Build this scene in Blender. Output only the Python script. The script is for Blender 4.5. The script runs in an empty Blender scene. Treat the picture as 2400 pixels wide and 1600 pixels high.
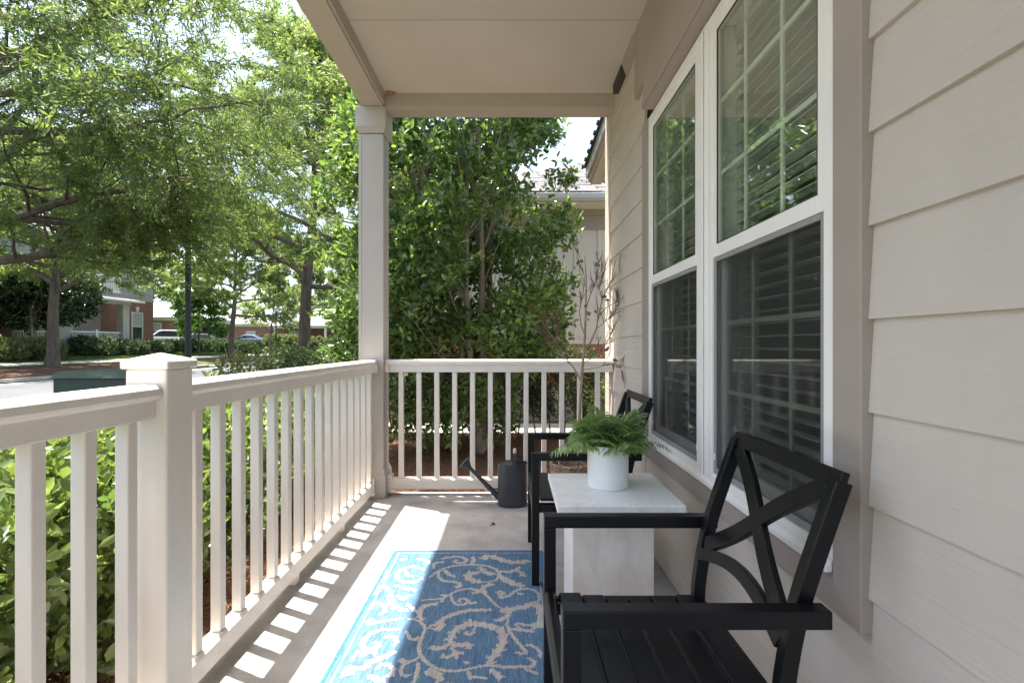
import bpy, bmesh, math, random
import numpy as np
from mathutils import Vector, Matrix
random.seed(7); RNG = np.random.default_rng(11)
SC = bpy.context.scene
COL = SC.collection
# ------------------------------------------------------------------ camera, sky, sun, exposure
CAM_H = 1.15
F, CX, CY = 1182.0, 1197.0, 807.0          # focal length and vanishing point, in pixels of a 2400 px wide frame
cam = bpy.data.cameras.new('camera'); camo = bpy.data.objects.new('camera', cam); COL.objects.link(camo)
camo.location = (0, 0, CAM_H); camo.rotation_euler = (math.radians(90), 0, 0)
cam.sensor_width = 36; cam.lens = 36 * F / 2400
cam.shift_x = (1200 - CX) / 2400; cam.shift_y = (CY - 800) / 2400
cam.clip_start = 0.03; cam.clip_end = 2000
SC.camera = camo
SUN = Vector((-0.24, 0.115, 1.0)).normalized()
w = bpy.data.worlds.new('World'); SC.world = w; w.use_nodes = True
nt = w.node_tree; bg = nt.nodes['Background']
sky = nt.nodes.new('ShaderNodeTexSky'); sky.sky_type = 'NISHITA'; sky.sun_disc = False
sky.sun_elevation = math.asin(SUN.z); sky.sun_rotation = math.atan2(SUN.x, SUN.y)
sky.air_density = 1.0; sky.dust_density = 4.0; sky.ozone_density = 1.0
nt.links.new(sky.outputs[0], bg.inputs[0]); bg.inputs[1].default_value = 0.15
sl = bpy.data.lights.new('sun', 'SUN'); sl.energy = 5.0; sl.angle = math.radians(0.65); sl.color = (1.0, 0.96, 0.89)
so = bpy.data.objects.new('sun', sl); COL.objects.link(so); so.location = (-6, 3, 25)
so.rotation_euler = SUN.to_track_quat('Z', 'Y').to_euler()
SC.view_settings.view_transform = 'Standard'; SC.view_settings.look = 'None'
SC.view_settings.exposure = 1.88; SC.view_settings.gamma = 1.0; SC.view_settings.use_curve_mapping = False
SC.cycles.max_bounces = 10; SC.cycles.diffuse_bounces = 5; SC.cycles.glossy_bounces = 4
SC.cycles.transmission_bounces = 6; SC.cycles.transparent_max_bounces = 16
SC.cycles.use_denoising = True
try: SC.cycles.sample_clamp_indirect = 8.0
except Exception: pass

def pix(u, v, Y=None, X=None, Z=None):
    """a pixel of the photograph and ONE known coordinate -> point in metres"""
    a, b = (u - CX) / F, (CY - v) / F
    if Y is None:
        Y = X / a if X is not None else (Z - CAM_H) / b
    return Vector((a * Y, Y, CAM_H + b * Y))

# ------------------------------------------------------------------ materials
MATS = {}
def mat(name, col, rough=0.6, spec=0.4, metal=0.0, noise=None, bump=None, vary=None, trans=0.0, coat=0.0, island=None):
    """noise=(scale, amount[, stretch xyz]) colour mottling; bump=(scale, strength, stretch); vary=second colour"""
    if name in MATS: return MATS[name]
    m = bpy.data.materials.new(name); m.use_nodes = True; n = m.node_tree.nodes; L = m.node_tree.links
    p = n['Principled BSDF']; p.inputs['Base Color'].default_value = (*col, 1)
    p.inputs['Roughness'].default_value = rough; p.inputs['Metallic'].default_value = metal
    p.inputs['Specular IOR Level'].default_value = spec
    if coat: p.inputs['Coat Weight'].default_value = coat
    src = None
    tc = n.new('ShaderNodeTexCoord')
    def tex(scale, stretch, detail=5, rough_=0.6):
        mp = n.new('ShaderNodeMapping'); mp.inputs['Scale'].default_value = stretch
        L.new(tc.outputs['Object'], mp.inputs[0])
        t = n.new('ShaderNodeTexNoise'); t.inputs['Scale'].default_value = scale
        t.inputs['Detail'].default_value = detail; t.inputs['Roughness'].default_value = rough_
        L.new(mp.outputs[0], t.inputs['Vector']); return t
    if noise:
        t = tex(noise[0], noise[2] if len(noise) > 2 else (1, 1, 1))
        r = n.new('ShaderNodeValToRGB'); r.color_ramp.elements[0].position = 0.32; r.color_ramp.elements[1].position = 0.68
        a = noise[1]; c2 = vary or tuple(min(1, c * (1 + a)) for c in col); c1 = tuple(c * (1 - a) for c in col) if vary is None else col
        r.color_ramp.elements[0].color = (*c1, 1); r.color_ramp.elements[1].color = (*c2, 1)
        L.new(t.outputs['Fac'], r.inputs[0]); src = r.outputs[0]
    if island:
        g = n.new('ShaderNodeNewGeometry'); hs = n.new('ShaderNodeMix'); hs.data_type = 'RGBA'
        L.new(g.outputs['Random Per Island'], hs.inputs[0])
        hs.inputs[6].default_value = (*col, 1); hs.inputs[7].default_value = (*island, 1)
        if src is not None: L.new(src, hs.inputs[6])
        src = hs.outputs[2]
    if src is not None: L.new(src, p.inputs['Base Color'])
    if bump:
        t = tex(bump[0], bump[2] if len(bump) > 2 else (1, 1, 1))
        b = n.new('ShaderNodeBump'); b.inputs['Strength'].default_value = bump[1]; b.inputs['Distance'].default_value = 0.01
        L.new(t.outputs['Fac'], b.inputs['Height']); L.new(b.outputs[0], p.inputs['Normal'])
    MATS[name] = m; return m

def leaf_mat(name, c1, c2, trans=0.45, gloss=0.35, rough=0.35, tcol=None):
    m = bpy.data.materials.new(name); m.use_nodes = True; n = m.node_tree.nodes; L = m.node_tree.links
    p = n['Principled BSDF']; p.inputs['Roughness'].default_value = rough; p.inputs['Specular IOR Level'].default_value = gloss
    g = n.new('ShaderNodeNewGeometry'); mx = n.new('ShaderNodeMix'); mx.data_type = 'RGBA'
    mx.inputs[6].default_value = (*c1, 1); mx.inputs[7].default_value = (*c2, 1)
    L.new(g.outputs['Random Per Island'], mx.inputs[0]); L.new(mx.outputs[2], p.inputs['Base Color'])
    tr = n.new('ShaderNodeBsdfTranslucent')
    if tcol is None: tcol = (1.55, 1.65, 0.85)
    mul = n.new('ShaderNodeMix'); mul.data_type = 'RGBA'; mul.blend_type = 'MULTIPLY'; mul.inputs[0].default_value = 1
    L.new(mx.outputs[2], mul.inputs[6]); mul.inputs[7].default_value = (*tcol, 1); L.new(mul.outputs[2], tr.inputs['Color'])
    ms = n.new('ShaderNodeMixShader'); ms.inputs[0].default_value = trans
    L.new(p.outputs[0], ms.inputs[1]); L.new(tr.outputs[0], ms.inputs[2])
    L.new(ms.outputs[0], n['Material Output'].inputs['Surface']); MATS[name] = m; return m

def glass_mat(name, boost=1.45, tint=(0.93, 0.965, 0.94), rough=0.0):
    m = bpy.data.materials.new(name); m.use_nodes = True; n = m.node_tree.nodes; L = m.node_tree.links
    n.remove(n['Principled BSDF'])
    t = n.new('ShaderNodeBsdfTransparent'); t.inputs[0].default_value = (*tint, 1)
    g = n.new('ShaderNodeBsdfGlossy'); g.inputs['Roughness'].default_value = rough; g.inputs[0].default_value = (0.95, 1, 0.96, 1)
    f = n.new('ShaderNodeFresnel'); gg = n.new('ShaderNodeNewGeometry'); mi = n.new('ShaderNodeMix'); mi.inputs[2].default_value = 1.52; mi.inputs[3].default_value = 1 / 1.52
    L.new(gg.outputs['Backfacing'], mi.inputs[0]); L.new(mi.outputs[0], f.inputs[0])
    mm = n.new('ShaderNodeMath'); mm.operation = 'MULTIPLY'; mm.inputs[1].default_value = boost; mm.use_clamp = True
    ms = n.new('ShaderNodeMixShader'); L.new(f.outputs[0], mm.inputs[0]); L.new(mm.outputs[0], ms.inputs[0])
    L.new(t.outputs[0], ms.inputs[1]); L.new(g.outputs[0], ms.inputs[2]); L.new(ms.outputs[0], n['Material Output'].inputs['Surface'])
    MATS[name] = m; return m

def screen_mat():
    m = bpy.data.materials.new('insect_screen'); m.use_nodes = True; n = m.node_tree.nodes; L = m.node_tree.links
    p = n['Principled BSDF']; p.inputs['Base Color'].default_value = (0.035, 0.033, 0.033, 1); p.inputs['Roughness'].default_value = 0.6
    t = n.new('ShaderNodeBsdfTransparent'); ms = n.new('ShaderNodeMixShader'); ms.inputs[0].default_value = 0.34
    L.new(t.outputs[0], ms.inputs[1]); L.new(p.outputs[0], ms.inputs[2]); L.new(ms.outputs[0], n['Material Output'].inputs['Surface'])
    MATS['screen'] = m; return m

def brick_mat(name, c1, c2, mortar, scale, axis='XZ'):
    m = bpy.data.materials.new(name); m.use_nodes = True; n = m.node_tree.nodes; L = m.node_tree.links
    p = n['Principled BSDF']; p.inputs['Roughness'].default_value = 0.85; p.inputs['Specular IOR Level'].default_value = 0.2
    tc = n.new('ShaderNodeTexCoord'); sp = n.new('ShaderNodeSeparateXYZ'); cb = n.new('ShaderNodeCombineXYZ')
    L.new(tc.outputs['Object'], sp.inputs[0]); L.new(sp.outputs[axis[0]], cb.inputs[0]); L.new(sp.outputs[axis[1]], cb.inputs[1])
    b = n.new('ShaderNodeTexBrick'); b.inputs['Scale'].default_value = scale
    b.inputs['Brick Width'].default_value = 0.215; b.inputs['Row Height'].default_value = 0.075; b.inputs['Mortar Size'].default_value = 0.006
    b.inputs['Color1'].default_value = (*c1, 1); b.inputs['Color2'].default_value = (*c2, 1); b.inputs['Mortar'].default_value = (*mortar, 1)
    L.new(cb.outputs[0], b.inputs['Vector']); L.new(b.outputs[0], p.inputs['Base Color'])
    MATS[name] = m; return m

def weave_mat(name, c1, c2, c3=None):
    """woven yarn: fine ribs running along the rug with slubby colour changes"""
    m = bpy.data.materials.new(name); m.use_nodes = True; n = m.node_tree.nodes; L = m.node_tree.links
    p = n['Principled BSDF']; p.inputs['Roughness'].default_value = 0.9; p.inputs['Specular IOR Level'].default_value = 0.1
    tc = n.new('ShaderNodeTexCoord')
    def nz(sc, st, d=3):
        mp = n.new('ShaderNodeMapping'); mp.inputs['Scale'].default_value = st; L.new(tc.outputs['Object'], mp.inputs[0])
        t = n.new('ShaderNodeTexNoise'); t.inputs['Scale'].default_value = sc; t.inputs['Detail'].default_value = d; L.new(mp.outputs[0], t.inputs['Vector']); return t
    a = nz(60, (4.0, 0.28, 1)); r = n.new('ShaderNodeValToRGB'); r.color_ramp.elements[0].position = 0.36; r.color_ramp.elements[1].position = 0.66
    r.color_ramp.elements[0].color = (*c1, 1); r.color_ramp.elements[1].color = (*c2, 1); L.new(a.outputs['Fac'], r.inputs[0])
    b2 = nz(7, (1, 1, 1)); mx = n.new('ShaderNodeMix'); mx.data_type = 'RGBA'; mx.blend_type = 'MULTIPLY'; mx.inputs[0].default_value = 0.25
    L.new(r.outputs[0], mx.inputs[6]); L.new(b2.outputs['Color'], mx.inputs[7]); L.new(mx.outputs[2], p.inputs['Base Color'])
    w_ = n.new('ShaderNodeTexWave'); w_.inputs['Scale'].default_value = 90; w_.bands_direction = 'X'; w_.inputs['Distortion'].default_value = 1.5
    L.new(tc.outputs['Object'], w_.inputs['Vector']); bp = n.new('ShaderNodeBump'); bp.inputs['Strength'].default_value = 0.35; bp.inputs['Distance'].default_value = 0.002
    L.new(w_.outputs['Fac'], bp.inputs['Height']); L.new(bp.outputs[0], p.inputs['Normal']); MATS[name] = m; return m

def marble_mat(name, base, vein, scale, stretch=(1, 1, 1), speck=0.0):
    m = bpy.data.materials.new(name); m.use_nodes = True; n = m.node_tree.nodes; L = m.node_tree.links
    p = n['Principled BSDF']; p.inputs['Roughness'].default_value = 0.28
    tc = n.new('ShaderNodeTexCoord'); mp = n.new('ShaderNodeMapping'); mp.inputs['Scale'].default_value = stretch; L.new(tc.outputs['Object'], mp.inputs[0])
    t = n.new('ShaderNodeTexNoise'); t.inputs['Scale'].default_value = scale; t.inputs['Detail'].default_value = 8; t.inputs['Roughness'].default_value = 0.62; t.inputs['Distortion'].default_value = 1.4
    L.new(mp.outputs[0], t.inputs['Vector']); r = n.new('ShaderNodeValToRGB'); e = r.color_ramp.elements
    e[0].position = 0.40; e[0].color = (*base, 1); e[1].position = 0.60; e[1].color = (*base, 1)
    x = e.new(0.5); x.color = (*vein, 1); L.new(t.outputs['Fac'], r.inputs[0])
    t2 = n.new('ShaderNodeTexNoise'); t2.inputs['Scale'].default_value = scale * 6; t2.inputs['Detail'].default_value = 4; L.new(mp.outputs[0], t2.inputs['Vector'])
    r2 = n.new('ShaderNodeValToRGB'); r2.color_ramp.elements[0].position = 0.34; r2.color_ramp.elements[1].position = 0.46
    r2.color_ramp.elements[0].color = (*[c * (1 - speck) for c in (1, 1, 1)], 1); L.new(t2.outputs['Fac'], r2.inputs[0])
    mx = n.new('ShaderNodeMix'); mx.data_type = 'RGBA'; mx.blend_type = 'MULTIPLY'; mx.inputs[0].default_value = 1
    L.new(r.outputs[0], mx.inputs[6]); L.new(r2.outputs[0], mx.inputs[7]); L.new(mx.outputs[2], p.inputs['Base Color']); MATS[name] = m; return m

M_SIDING = mat('siding_paint', (0.575, 0.512, 0.442), 0.55, 0.3, noise=(2.6, 0.07, (1, 0.6, 0.35)), bump=(24, 0.42, (1, 0.07, 1.7)))
M_TRIM = mat('taupe_trim_paint', (0.37, 0.31, 0.262), 0.5, 0.35, noise=(3, 0.05), bump=(30, 0.06, (1, 0.3, 1)))
M_COL = mat('column_paint', (0.47, 0.43, 0.385), 0.5, 0.35, noise=(3, 0.05), bump=(30, 0.06, (1, 1, 0.3)))
M_BEAM = mat('beam_paint', (0.47, 0.415, 0.36), 0.55, 0.3, noise=(1.6, 0.05), bump=(20, 0.05))
M_CEIL = mat('ceiling_paint', (0.58, 0.525, 0.465), 0.7, 0.25, noise=(1.2, 0.06), bump=(40, 0.05))
M_RAIL = mat('rail_vinyl', (0.79, 0.725, 0.655), 0.38, 0.45, noise=(7, 0.045, (1, 1, 0.5)), bump=(14, 0.04))
M_WIN = mat('window_vinyl', (0.90, 0.86, 0.80), 0.35, 0.45, noise=(5, 0.02))
M_GRILLE = mat('grille_bar', (0.74, 0.74, 0.62), 0.5)
M_BLIND = mat('blind_slat', (0.66, 0.67, 0.62), 0.5, 0.3)
M_DARK = mat('dark_interior', (0.03, 0.028, 0.026), 0.9)
M_SEAL = mat('sash_gasket', (0.06, 0.06, 0.058), 0.6)
M_ALU = mat('screen_frame', (0.30, 0.29, 0.28), 0.45)
M_BLACK = mat('black_powder_coat', (0.004, 0.0042, 0.006), 0.34, 0.34, bump=(500, 0.03))
M_CAN = mat('can_metal', (0.042, 0.048, 0.056), 0.42, 0.5, noise=(9, 0.12))
M_WOODGRIP = mat('grip_wood', (0.42, 0.34, 0.27), 0.6, noise=(20, 0.25, (1, 4, 1)))
M_CONC = mat('porch_concrete', (0.345, 0.335, 0.325), 0.7, 0.35, noise=(4.0, 0.22), bump=(70, 0.16))
M_KERB = mat('kerb_concrete', (0.36, 0.34, 0.31), 0.85, 0.2, noise=(4, 0.2), bump=(30, 0.3))
M_WALK = mat('walk_concrete', (0.34, 0.32, 0.30), 0.85, 0.2, noise=(2, 0.1), bump=(30, 0.2))
M_ROAD = mat('road_asphalt', (0.085, 0.088, 0.095), 0.85, 0.25, noise=(0.8, 0.18), bump=(60, 0.5))
M_MULCH = mat('pine_straw_bed', (0.075, 0.045, 0.032), 0.95, 0.1, noise=(14, 0.5), bump=(40, 1.0))
M_NEEDLE = mat('pine_needles', (0.16, 0.075, 0.04), 0.8, 0.15, island=(0.33, 0.19, 0.11))
M_GRASSG = mat('lawn_ground', (0.07, 0.10, 0.03), 0.95, 0.1, noise=(0.6, 0.35), bump=(90, 1.0))
M_GRASS = mat('grass_blades', (0.07, 0.12, 0.025), 0.7, 0.2, island=(0.15, 0.20, 0.06))
M_BARK = mat('oak_bark', (0.13, 0.105, 0.085), 0.92, 0.15, noise=(9, 0.35, (1, 1, 0.25)), bump=(24, 0.9, (1, 1, 0.18)))
M_BARKL = mat('smooth_pale_bark', (0.30, 0.25, 0.20), 0.8, 0.2, noise=(9, 0.3, (1, 1, 0.5)), bump=(30, 0.4))
M_BARKE = mat('evergreen_bark', (0.36, 0.30, 0.24), 0.85, 0.2, noise=(9, 0.35, (1, 1, 0.5)), bump=(30, 0.5))
M_TWIG = mat('sapling_bark', (0.34, 0.25, 0.18), 0.8, 0.2, noise=(30, 0.25))
M_TWIGD = mat('sapling_twig', (0.16, 0.095, 0.07), 0.8, 0.2)
M_WICKER = mat('wicker_cane', (0.36, 0.25, 0.17), 0.7, 0.3, noise=(40, 0.3))
M_SOIL = mat('basket_soil', (0.05, 0.035, 0.025), 0.95, 0.1, bump=(60, 1.0))
M_POT = mat('pot_ceramic', (0.90, 0.885, 0.86), 0.42, 0.4, noise=(3, 0.015))
M_MTOP = marble_mat('white_marble_top', (0.93, 0.915, 0.885), (0.86, 0.85, 0.83), 7, (1, 1, 1), 0.10)
M_MPED = marble_mat('warm_marble', (0.86, 0.79, 0.72), (0.77, 0.68, 0.60), 2.0, (1, 1, 0.7), 0.02)
M_RUG = weave_mat('rug_blue_yarn', (0.068, 0.135, 0.228), (0.135, 0.228, 0.342))
M_RUGC = weave_mat('rug_cream_yarn', (0.33, 0.325, 0.32), (0.48, 0.465, 0.45))
M_GLASS = glass_mat('window_glass'); M_SCREEN = screen_mat()
M_BRICKF = brick_mat('far_brick', (0.30, 0.125, 0.085), (0.21, 0.085, 0.06), (0.36, 0.30, 0.26), 1.0, 'YZ')
M_BRICKX = brick_mat('far_brick_front', (0.31, 0.13, 0.09), (0.23, 0.095, 0.07), (0.36, 0.30, 0.26), 1.0, 'XZ')
M_BRICK = mat('near_brick', (0.42, 0.17, 0.10), 0.85, 0.2, noise=(30, 0.18))
M_MORTAR = mat('mortar', (0.40, 0.34, 0.29), 0.9, 0.1, noise=(20, 0.1))
M_CREAM = mat('cream_panel', (0.66, 0.59, 0.52), 0.65, 0.25, noise=(2, 0.04))
M_SHING = [mat('shingle_%s' % s, c, 0.9, 0.15, noise=(40, 0.25), bump=(120, 0.5)) for s, c in (('grey', (0.125, 0.122, 0.124)), ('brown', (0.145, 0.138, 0.136)), ('dark', (0.095, 0.093, 0.094)))]
M_GUTTER = mat('gutter_metal', (0.52, 0.50, 0.48), 0.4, 0.4)
M_FARROOF = mat('far_shingles', (0.24, 0.24, 0.26), 0.85, 0.3, noise=(3, 0.2, (1, 1, 6)))
M_METALROOF = mat('pale_roof', (0.26, 0.27, 0.285), 0.5, 0.4, noise=(2, 0.08))
M_FARSID = mat('far_siding', (0.44, 0.42, 0.38), 0.65, 0.25, bump=(5, 0.4, (0.01, 0.01, 1)))
M_FARWHITE = mat('far_white_paint', (0.74, 0.71, 0.66), 0.5)
M_FARTAUPE = mat('far_taupe_paint', (0.36, 0.31, 0.27), 0.6)
M_FARGLASS = mat('far_window_glass', (0.05, 0.07, 0.065), 0.08, 0.6)
M_FARBLIND = mat('far_blind', (0.42, 0.46, 0.42), 0.4)
M_POLE = mat('lamp_pole_paint', (0.02, 0.024, 0.028), 0.42, 0.5)
M_LAMPGL = mat('lamp_globe', (0.75, 0.75, 0.72), 0.25, 0.5)
M_UTIL = mat('utility_green', (0.035, 0.06, 0.045), 0.5, 0.4, noise=(4, 0.12))
M_HYD = mat('hydrant_paint', (0.62, 0.62, 0.60), 0.45)
M_CARW = mat('car_white', (0.45, 0.46, 0.47), 0.25, 0.5, coat=0.6); M_CARB = mat('car_dark', (0.03, 0.035, 0.045), 0.22, 0.5, coat=0.6)
M_CARS = mat('car_silver', (0.16, 0.19, 0.24), 0.25, 0.5, coat=0.6); M_CARG = mat('car_glass', (0.02, 0.025, 0.03), 0.06, 0.6)
M_TYRE = mat('tyre_rubber', (0.02, 0.02, 0.02), 0.85); M_RIM = mat('wheel_rim', (0.5, 0.5, 0.52), 0.3, 0.5, metal=0.7)
M_TAIL = mat('tail_light', (0.35, 0.02, 0.02), 0.2, 0.5)
M_SCREW = mat('screw_head', (0.12, 0.11, 0.10), 0.4, 0.5, metal=0.6)
M_DRY = mat('dry_leaf', (0.09, 0.055, 0.035), 0.9, 0.1); M_NEST = mat('mud_nest', (0.42, 0.19, 0.08), 0.9, 0.1, bump=(80, 0.8))
LF_OAK = leaf_mat('oak_leaves', (0.072, 0.12, 0.045), (0.19, 0.23, 0.095), 0.52, 0.35, 0.4)
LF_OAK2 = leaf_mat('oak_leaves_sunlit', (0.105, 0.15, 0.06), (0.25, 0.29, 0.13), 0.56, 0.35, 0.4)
LF_HOLLY = leaf_mat('glossy_evergreen_leaves', (0.050, 0.102, 0.032), (0.21, 0.29, 0.09), 0.42, 0.7, 0.20)
LF_HEDGE = leaf_mat('hedge_leaves', (0.075, 0.125, 0.035), (0.22, 0.27, 0.095), 0.36, 0.7, 0.26)
LF_MAG = leaf_mat('magnolia_leaves', (0.014, 0.034, 0.013), (0.05, 0.085, 0.03), 0.2, 0.55, 0.25)
LF_BOX = leaf_mat('boxwood_leaves', (0.07, 0.10, 0.035), (0.17, 0.19, 0.08), 0.35, 0.4, 0.4)
LF_LOW = leaf_mat('low_shrub_leaves', (0.03, 0.055, 0.025), (0.075, 0.11, 0.05), 0.3, 0.4, 0.4)
LF_MAPLE = leaf_mat('maple_leaves', (0.05, 0.12, 0.03), (0.13, 0.21, 0.06), 0.5, 0.35, 0.4)
LF_FERN = leaf_mat('fern_pinnae', (0.15, 0.24, 0.10), (0.34, 0.43, 0.20), 0.36, 0.35, 0.45)
LF_SAGE = leaf_mat('faded_sapling_leaves', (0.10, 0.13, 0.10), (0.17, 0.20, 0.16), 0.2, 0.3, 0.5, (1.2, 1.2, 1.0))

# ------------------------------------------------------------------ object helpers
def root_loc(o):
    v = Vector((0, 0, 0))
    while o is not None: v += o.location; o = o.parent
    return v
def tag(o, label=None, cat=None, group=None, kind=None):
    if label: o['label'] = label
    if cat: o['category'] = cat
    if group: o['group'] = group
    if kind: o['kind'] = kind
    return o
def thing(name, loc, label, cat, group=None):
    o = bpy.data.objects.new(name, None); o.empty_display_size = 0.1; COL.objects.link(o); o.location = loc
    return tag(o, label, cat, group)
class MB:
    def __init__(s): s.v = []; s.f = []
    def add(s, vs, fs):
        k = len(s.v); s.v += [tuple(v) for v in vs]; s.f += [tuple(i + k for i in f) for f in fs]; return s
    def box(s, x0, x1, y0, y1, z0, z1):
        return s.add([(x0, y0, z0), (x1, y0, z0), (x1, y1, z0), (x0, y1, z0), (x0, y0, z1), (x1, y0, z1), (x1, y1, z1), (x0, y1, z1)],
                     [(0, 3, 2, 1), (4, 5, 6, 7), (0, 1, 5, 4), (1, 2, 6, 5), (2, 3, 7, 6), (3, 0, 4, 7)])
    def frustum(s, cx, cy, z0, hx0, hy0, z1, hx1, hy1):
        return s.add([(cx - hx0, cy - hy0, z0), (cx + hx0, cy - hy0, z0), (cx + hx0, cy + hy0, z0), (cx - hx0, cy + hy0, z0),
                      (cx - hx1, cy - hy1, z1), (cx + hx1, cy - hy1, z1), (cx + hx1, cy + hy1, z1), (cx - hx1, cy + hy1, z1)],
                     [(0, 3, 2, 1), (4, 5, 6, 7), (0, 1, 5, 4), (1, 2, 6, 5), (2, 3, 7, 6), (3, 0, 4, 7)])
    def prism(s, poly, axis, a, b):
        """extrude a closed 2-D polygon along an axis; poly in the other two axes, in xyz order"""
        def P(p, t):
            q = list(p); q.insert(axis, t); return tuple(q)
        n = len(poly); vs = [P(p, a) for p in poly] + [P(p, b) for p in poly]
        return s.add(vs, [tuple(range(n))[::-1], tuple(range(n, 2 * n))] + [(i, (i + 1) % n, n + (i + 1) % n, n + i) for i in range(n)])
    def tube(s, pts, rad, n=8, cap=True):
        pts = [Vector(p) for p in pts]; m = len(pts)
        if not hasattr(rad, '__len__'): rad = [rad] * m
        vs = []; up = Vector((0, 0, 1)); ref = None
        for i, p in enumerate(pts):
            d = (pts[min(i + 1, m - 1)] - pts[max(i - 1, 0)]).normalized()
            if ref is None:
                ref = d.cross(up if abs(d.z) < 0.9 else Vector((1, 0, 0))).normalized()
            ref = (ref - d * ref.dot(d)).normalized(); b = d.cross(ref)
            for k in range(n):
                a = 2 * math.pi * k / n; vs.append(p + (ref * math.cos(a) + b * math.sin(a)) * rad[i])
        fs = [(i * n + k, i * n + (k + 1) % n, (i + 1) * n + (k + 1) % n, (i + 1) * n + k) for i in range(m - 1) for k in range(n)]
        if cap: fs += [tuple(range(n))[::-1], tuple(range((m - 1) * n, m * n))]
        return s.add(vs, fs)
    def bar(s, pts, w, h, side):
        """rectangular bar along a path; w along the given side vector, h across"""
        pts = [Vector(p) for p in pts]; m = len(pts); vs = []; side = Vector(side).normalized()
        for i, p in enumerate(pts):
            d = (pts[min(i + 1, m - 1)] - pts[max(i - 1, 0)]).normalized(); b = d.cross(side).normalized()
            for a, c in ((-1, -1), (1, -1), (1, 1), (-1, 1)): vs.append(p + side * a * w / 2 + b * c * h / 2)
        fs = [(i * 4 + k, i * 4 + (k + 1) % 4, i * 4 + 4 + (k + 1) % 4, i * 4 + 4 + k) for i in range(m - 1) for k in range(4)]
        return s.add(vs, fs + [(3, 2, 1, 0), tuple(range(m * 4 - 4, m * 4))])
    def lathe(s, prof, c, n=32, sx=1.0, sy=1.0):
        vs = [(c[0] + r * sx * math.cos(2 * math.pi * k / n), c[1] + r * sy * math.sin(2 * math.pi * k / n), c[2] + z) for r, z in prof for k in range(n)]
        m = len(prof)
        return s.add(vs, [(i * n + k, i * n + (k + 1) % n, (i + 1) * n + (k + 1) % n, (i + 1) * n + k) for i in range(m - 1) for k in range(n)]
                     + [tuple(range(n))[::-1], tuple(range((m - 1) * n, m * n))])
    def mesh(s, name, material, off=Vector((0, 0, 0)), smooth=False):
        me = bpy.data.meshes.new(name); me.from_pydata([tuple(Vector(v) - off) for v in s.v], [], s.f)
        bm = bmesh.new(); bm.from_mesh(me); bmesh.ops.recalc_face_normals(bm, faces=bm.faces); bm.to_mesh(me); bm.free()
        me.materials.append(material)
        if smooth:
            me.polygons.foreach_set('use_smooth', [True] * len(me.polygons))
            try: me.set_sharp_from_angle(angle=math.radians(38))
            except Exception: pass
        return me
    def build(s, name, material, parent=None, bevel=0.0, smooth=False, loc=None):
        off = root_loc(parent) if parent else Vector(loc or (0, 0, 0))
        o = bpy.data.objects.new(name, s.mesh(name, material, off, smooth)); COL.objects.link(o); o.parent = parent
        if loc is not None and parent is None: o.location = loc
        if bevel: add_bevel(o, bevel)
        return o
def add_bevel(o, wd, seg=2):
    b = o.modifiers.new('bevel', 'BEVEL'); b.width = wd; b.segments = seg; b.limit_method = 'ANGLE'; b.angle_limit = math.radians(40); b.harden_normals = False
    for p in o.data.polygons: p.use_smooth = False
def inst(name, me, loc, parent=None, rot=None, scale=None, bevel=0.0):
    o = bpy.data.objects.new(name, me); COL.objects.link(o); o.parent = parent
    o.location = Vector(loc) - (root_loc(parent) if parent else Vector((0, 0, 0)))
    if rot: o.rotation_euler = rot
    if scale: o.scale = scale
    if bevel: add_bevel(o, bevel)
    return o
def quads_obj(name, V, nper, material, parent=None, faces=None, kind='stuff', smooth=False):
    """V: (n, nper, 3) array of separate pieces; faces: index tuples inside one piece"""
    n = V.shape[0]; off = root_loc(parent) if parent else Vector((0, 0, 0))
    faces = faces or [tuple(range(nper))]
    me = bpy.data.meshes.new(name); v = (V.reshape(-1, 3) - np.array(off)).astype(np.float32)
    me.vertices.add(len(v)); me.vertices.foreach_set('co', v.ravel())
    fl = np.concatenate([np.array(f) for f in faces]); sizes = np.array([len(f) for f in faces])
    idx = (np.arange(n)[:, None] * nper + fl[None, :]).ravel().astype(np.int32)
    tot = np.tile(sizes, n).astype(np.int32); st = np.concatenate([[0], np.cumsum(tot)[:-1]]).astype(np.int32)
    me.loops.add(len(idx)); me.loops.foreach_set('vertex_index', idx)
    me.polygons.add(len(tot)); me.polygons.foreach_set('loop_start', st)
    if smooth: me.polygons.foreach_set('use_smooth', np.ones(len(tot), dtype=bool))
    me.update(calc_edges=True); me.materials.append(material)
    o = bpy.data.objects.new(name, me); COL.objects.link(o); o.parent = parent
    if kind: o['kind'] = kind
    return o
def unit(a): return a / np.maximum(np.linalg.norm(a, axis=-1, keepdims=True), 1e-9)
def leaf_verts(P, D, L, W, fold=0.25, curl=0.15, shape='ell'):
    """leaf blades: P base points, D directions, L lengths, W widths -> vertices"""
    n = len(P); D = unit(D); R = RNG.normal(size=(n, 3)); R[:, 2] *= 0.6
    S = unit(np.cross(D, R)); N = np.cross(S, D); flip = np.where(N[:, 2:3] < 0, -1.0, 1.0); N = N * flip
    L = L[:, None]; W = W[:, None]
    if shape == 'rhomb':
        return np.stack([P, P + D * L * 0.45 + S * W / 2 - N * L * 0.03, P + D * L, P + D * L * 0.45 - S * W / 2 - N * L * 0.03], 1)
    q = lambda t, s, h: P + D * L * t + S * W * s + N * (W * h - L * curl * t * t)
    return np.stack([q(0, 0, 0), q(0.3, 0.46, fold * 0.5), q(0.68, 0.40, fold * 0.45), q(1, 0, 0), q(0.68, -0.40, fold * 0.45), q(0.3, -0.46, fold * 0.5)], 1)
ELL_FACES = [(0, 1, 2, 3), (0, 3, 4, 5)]

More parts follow.
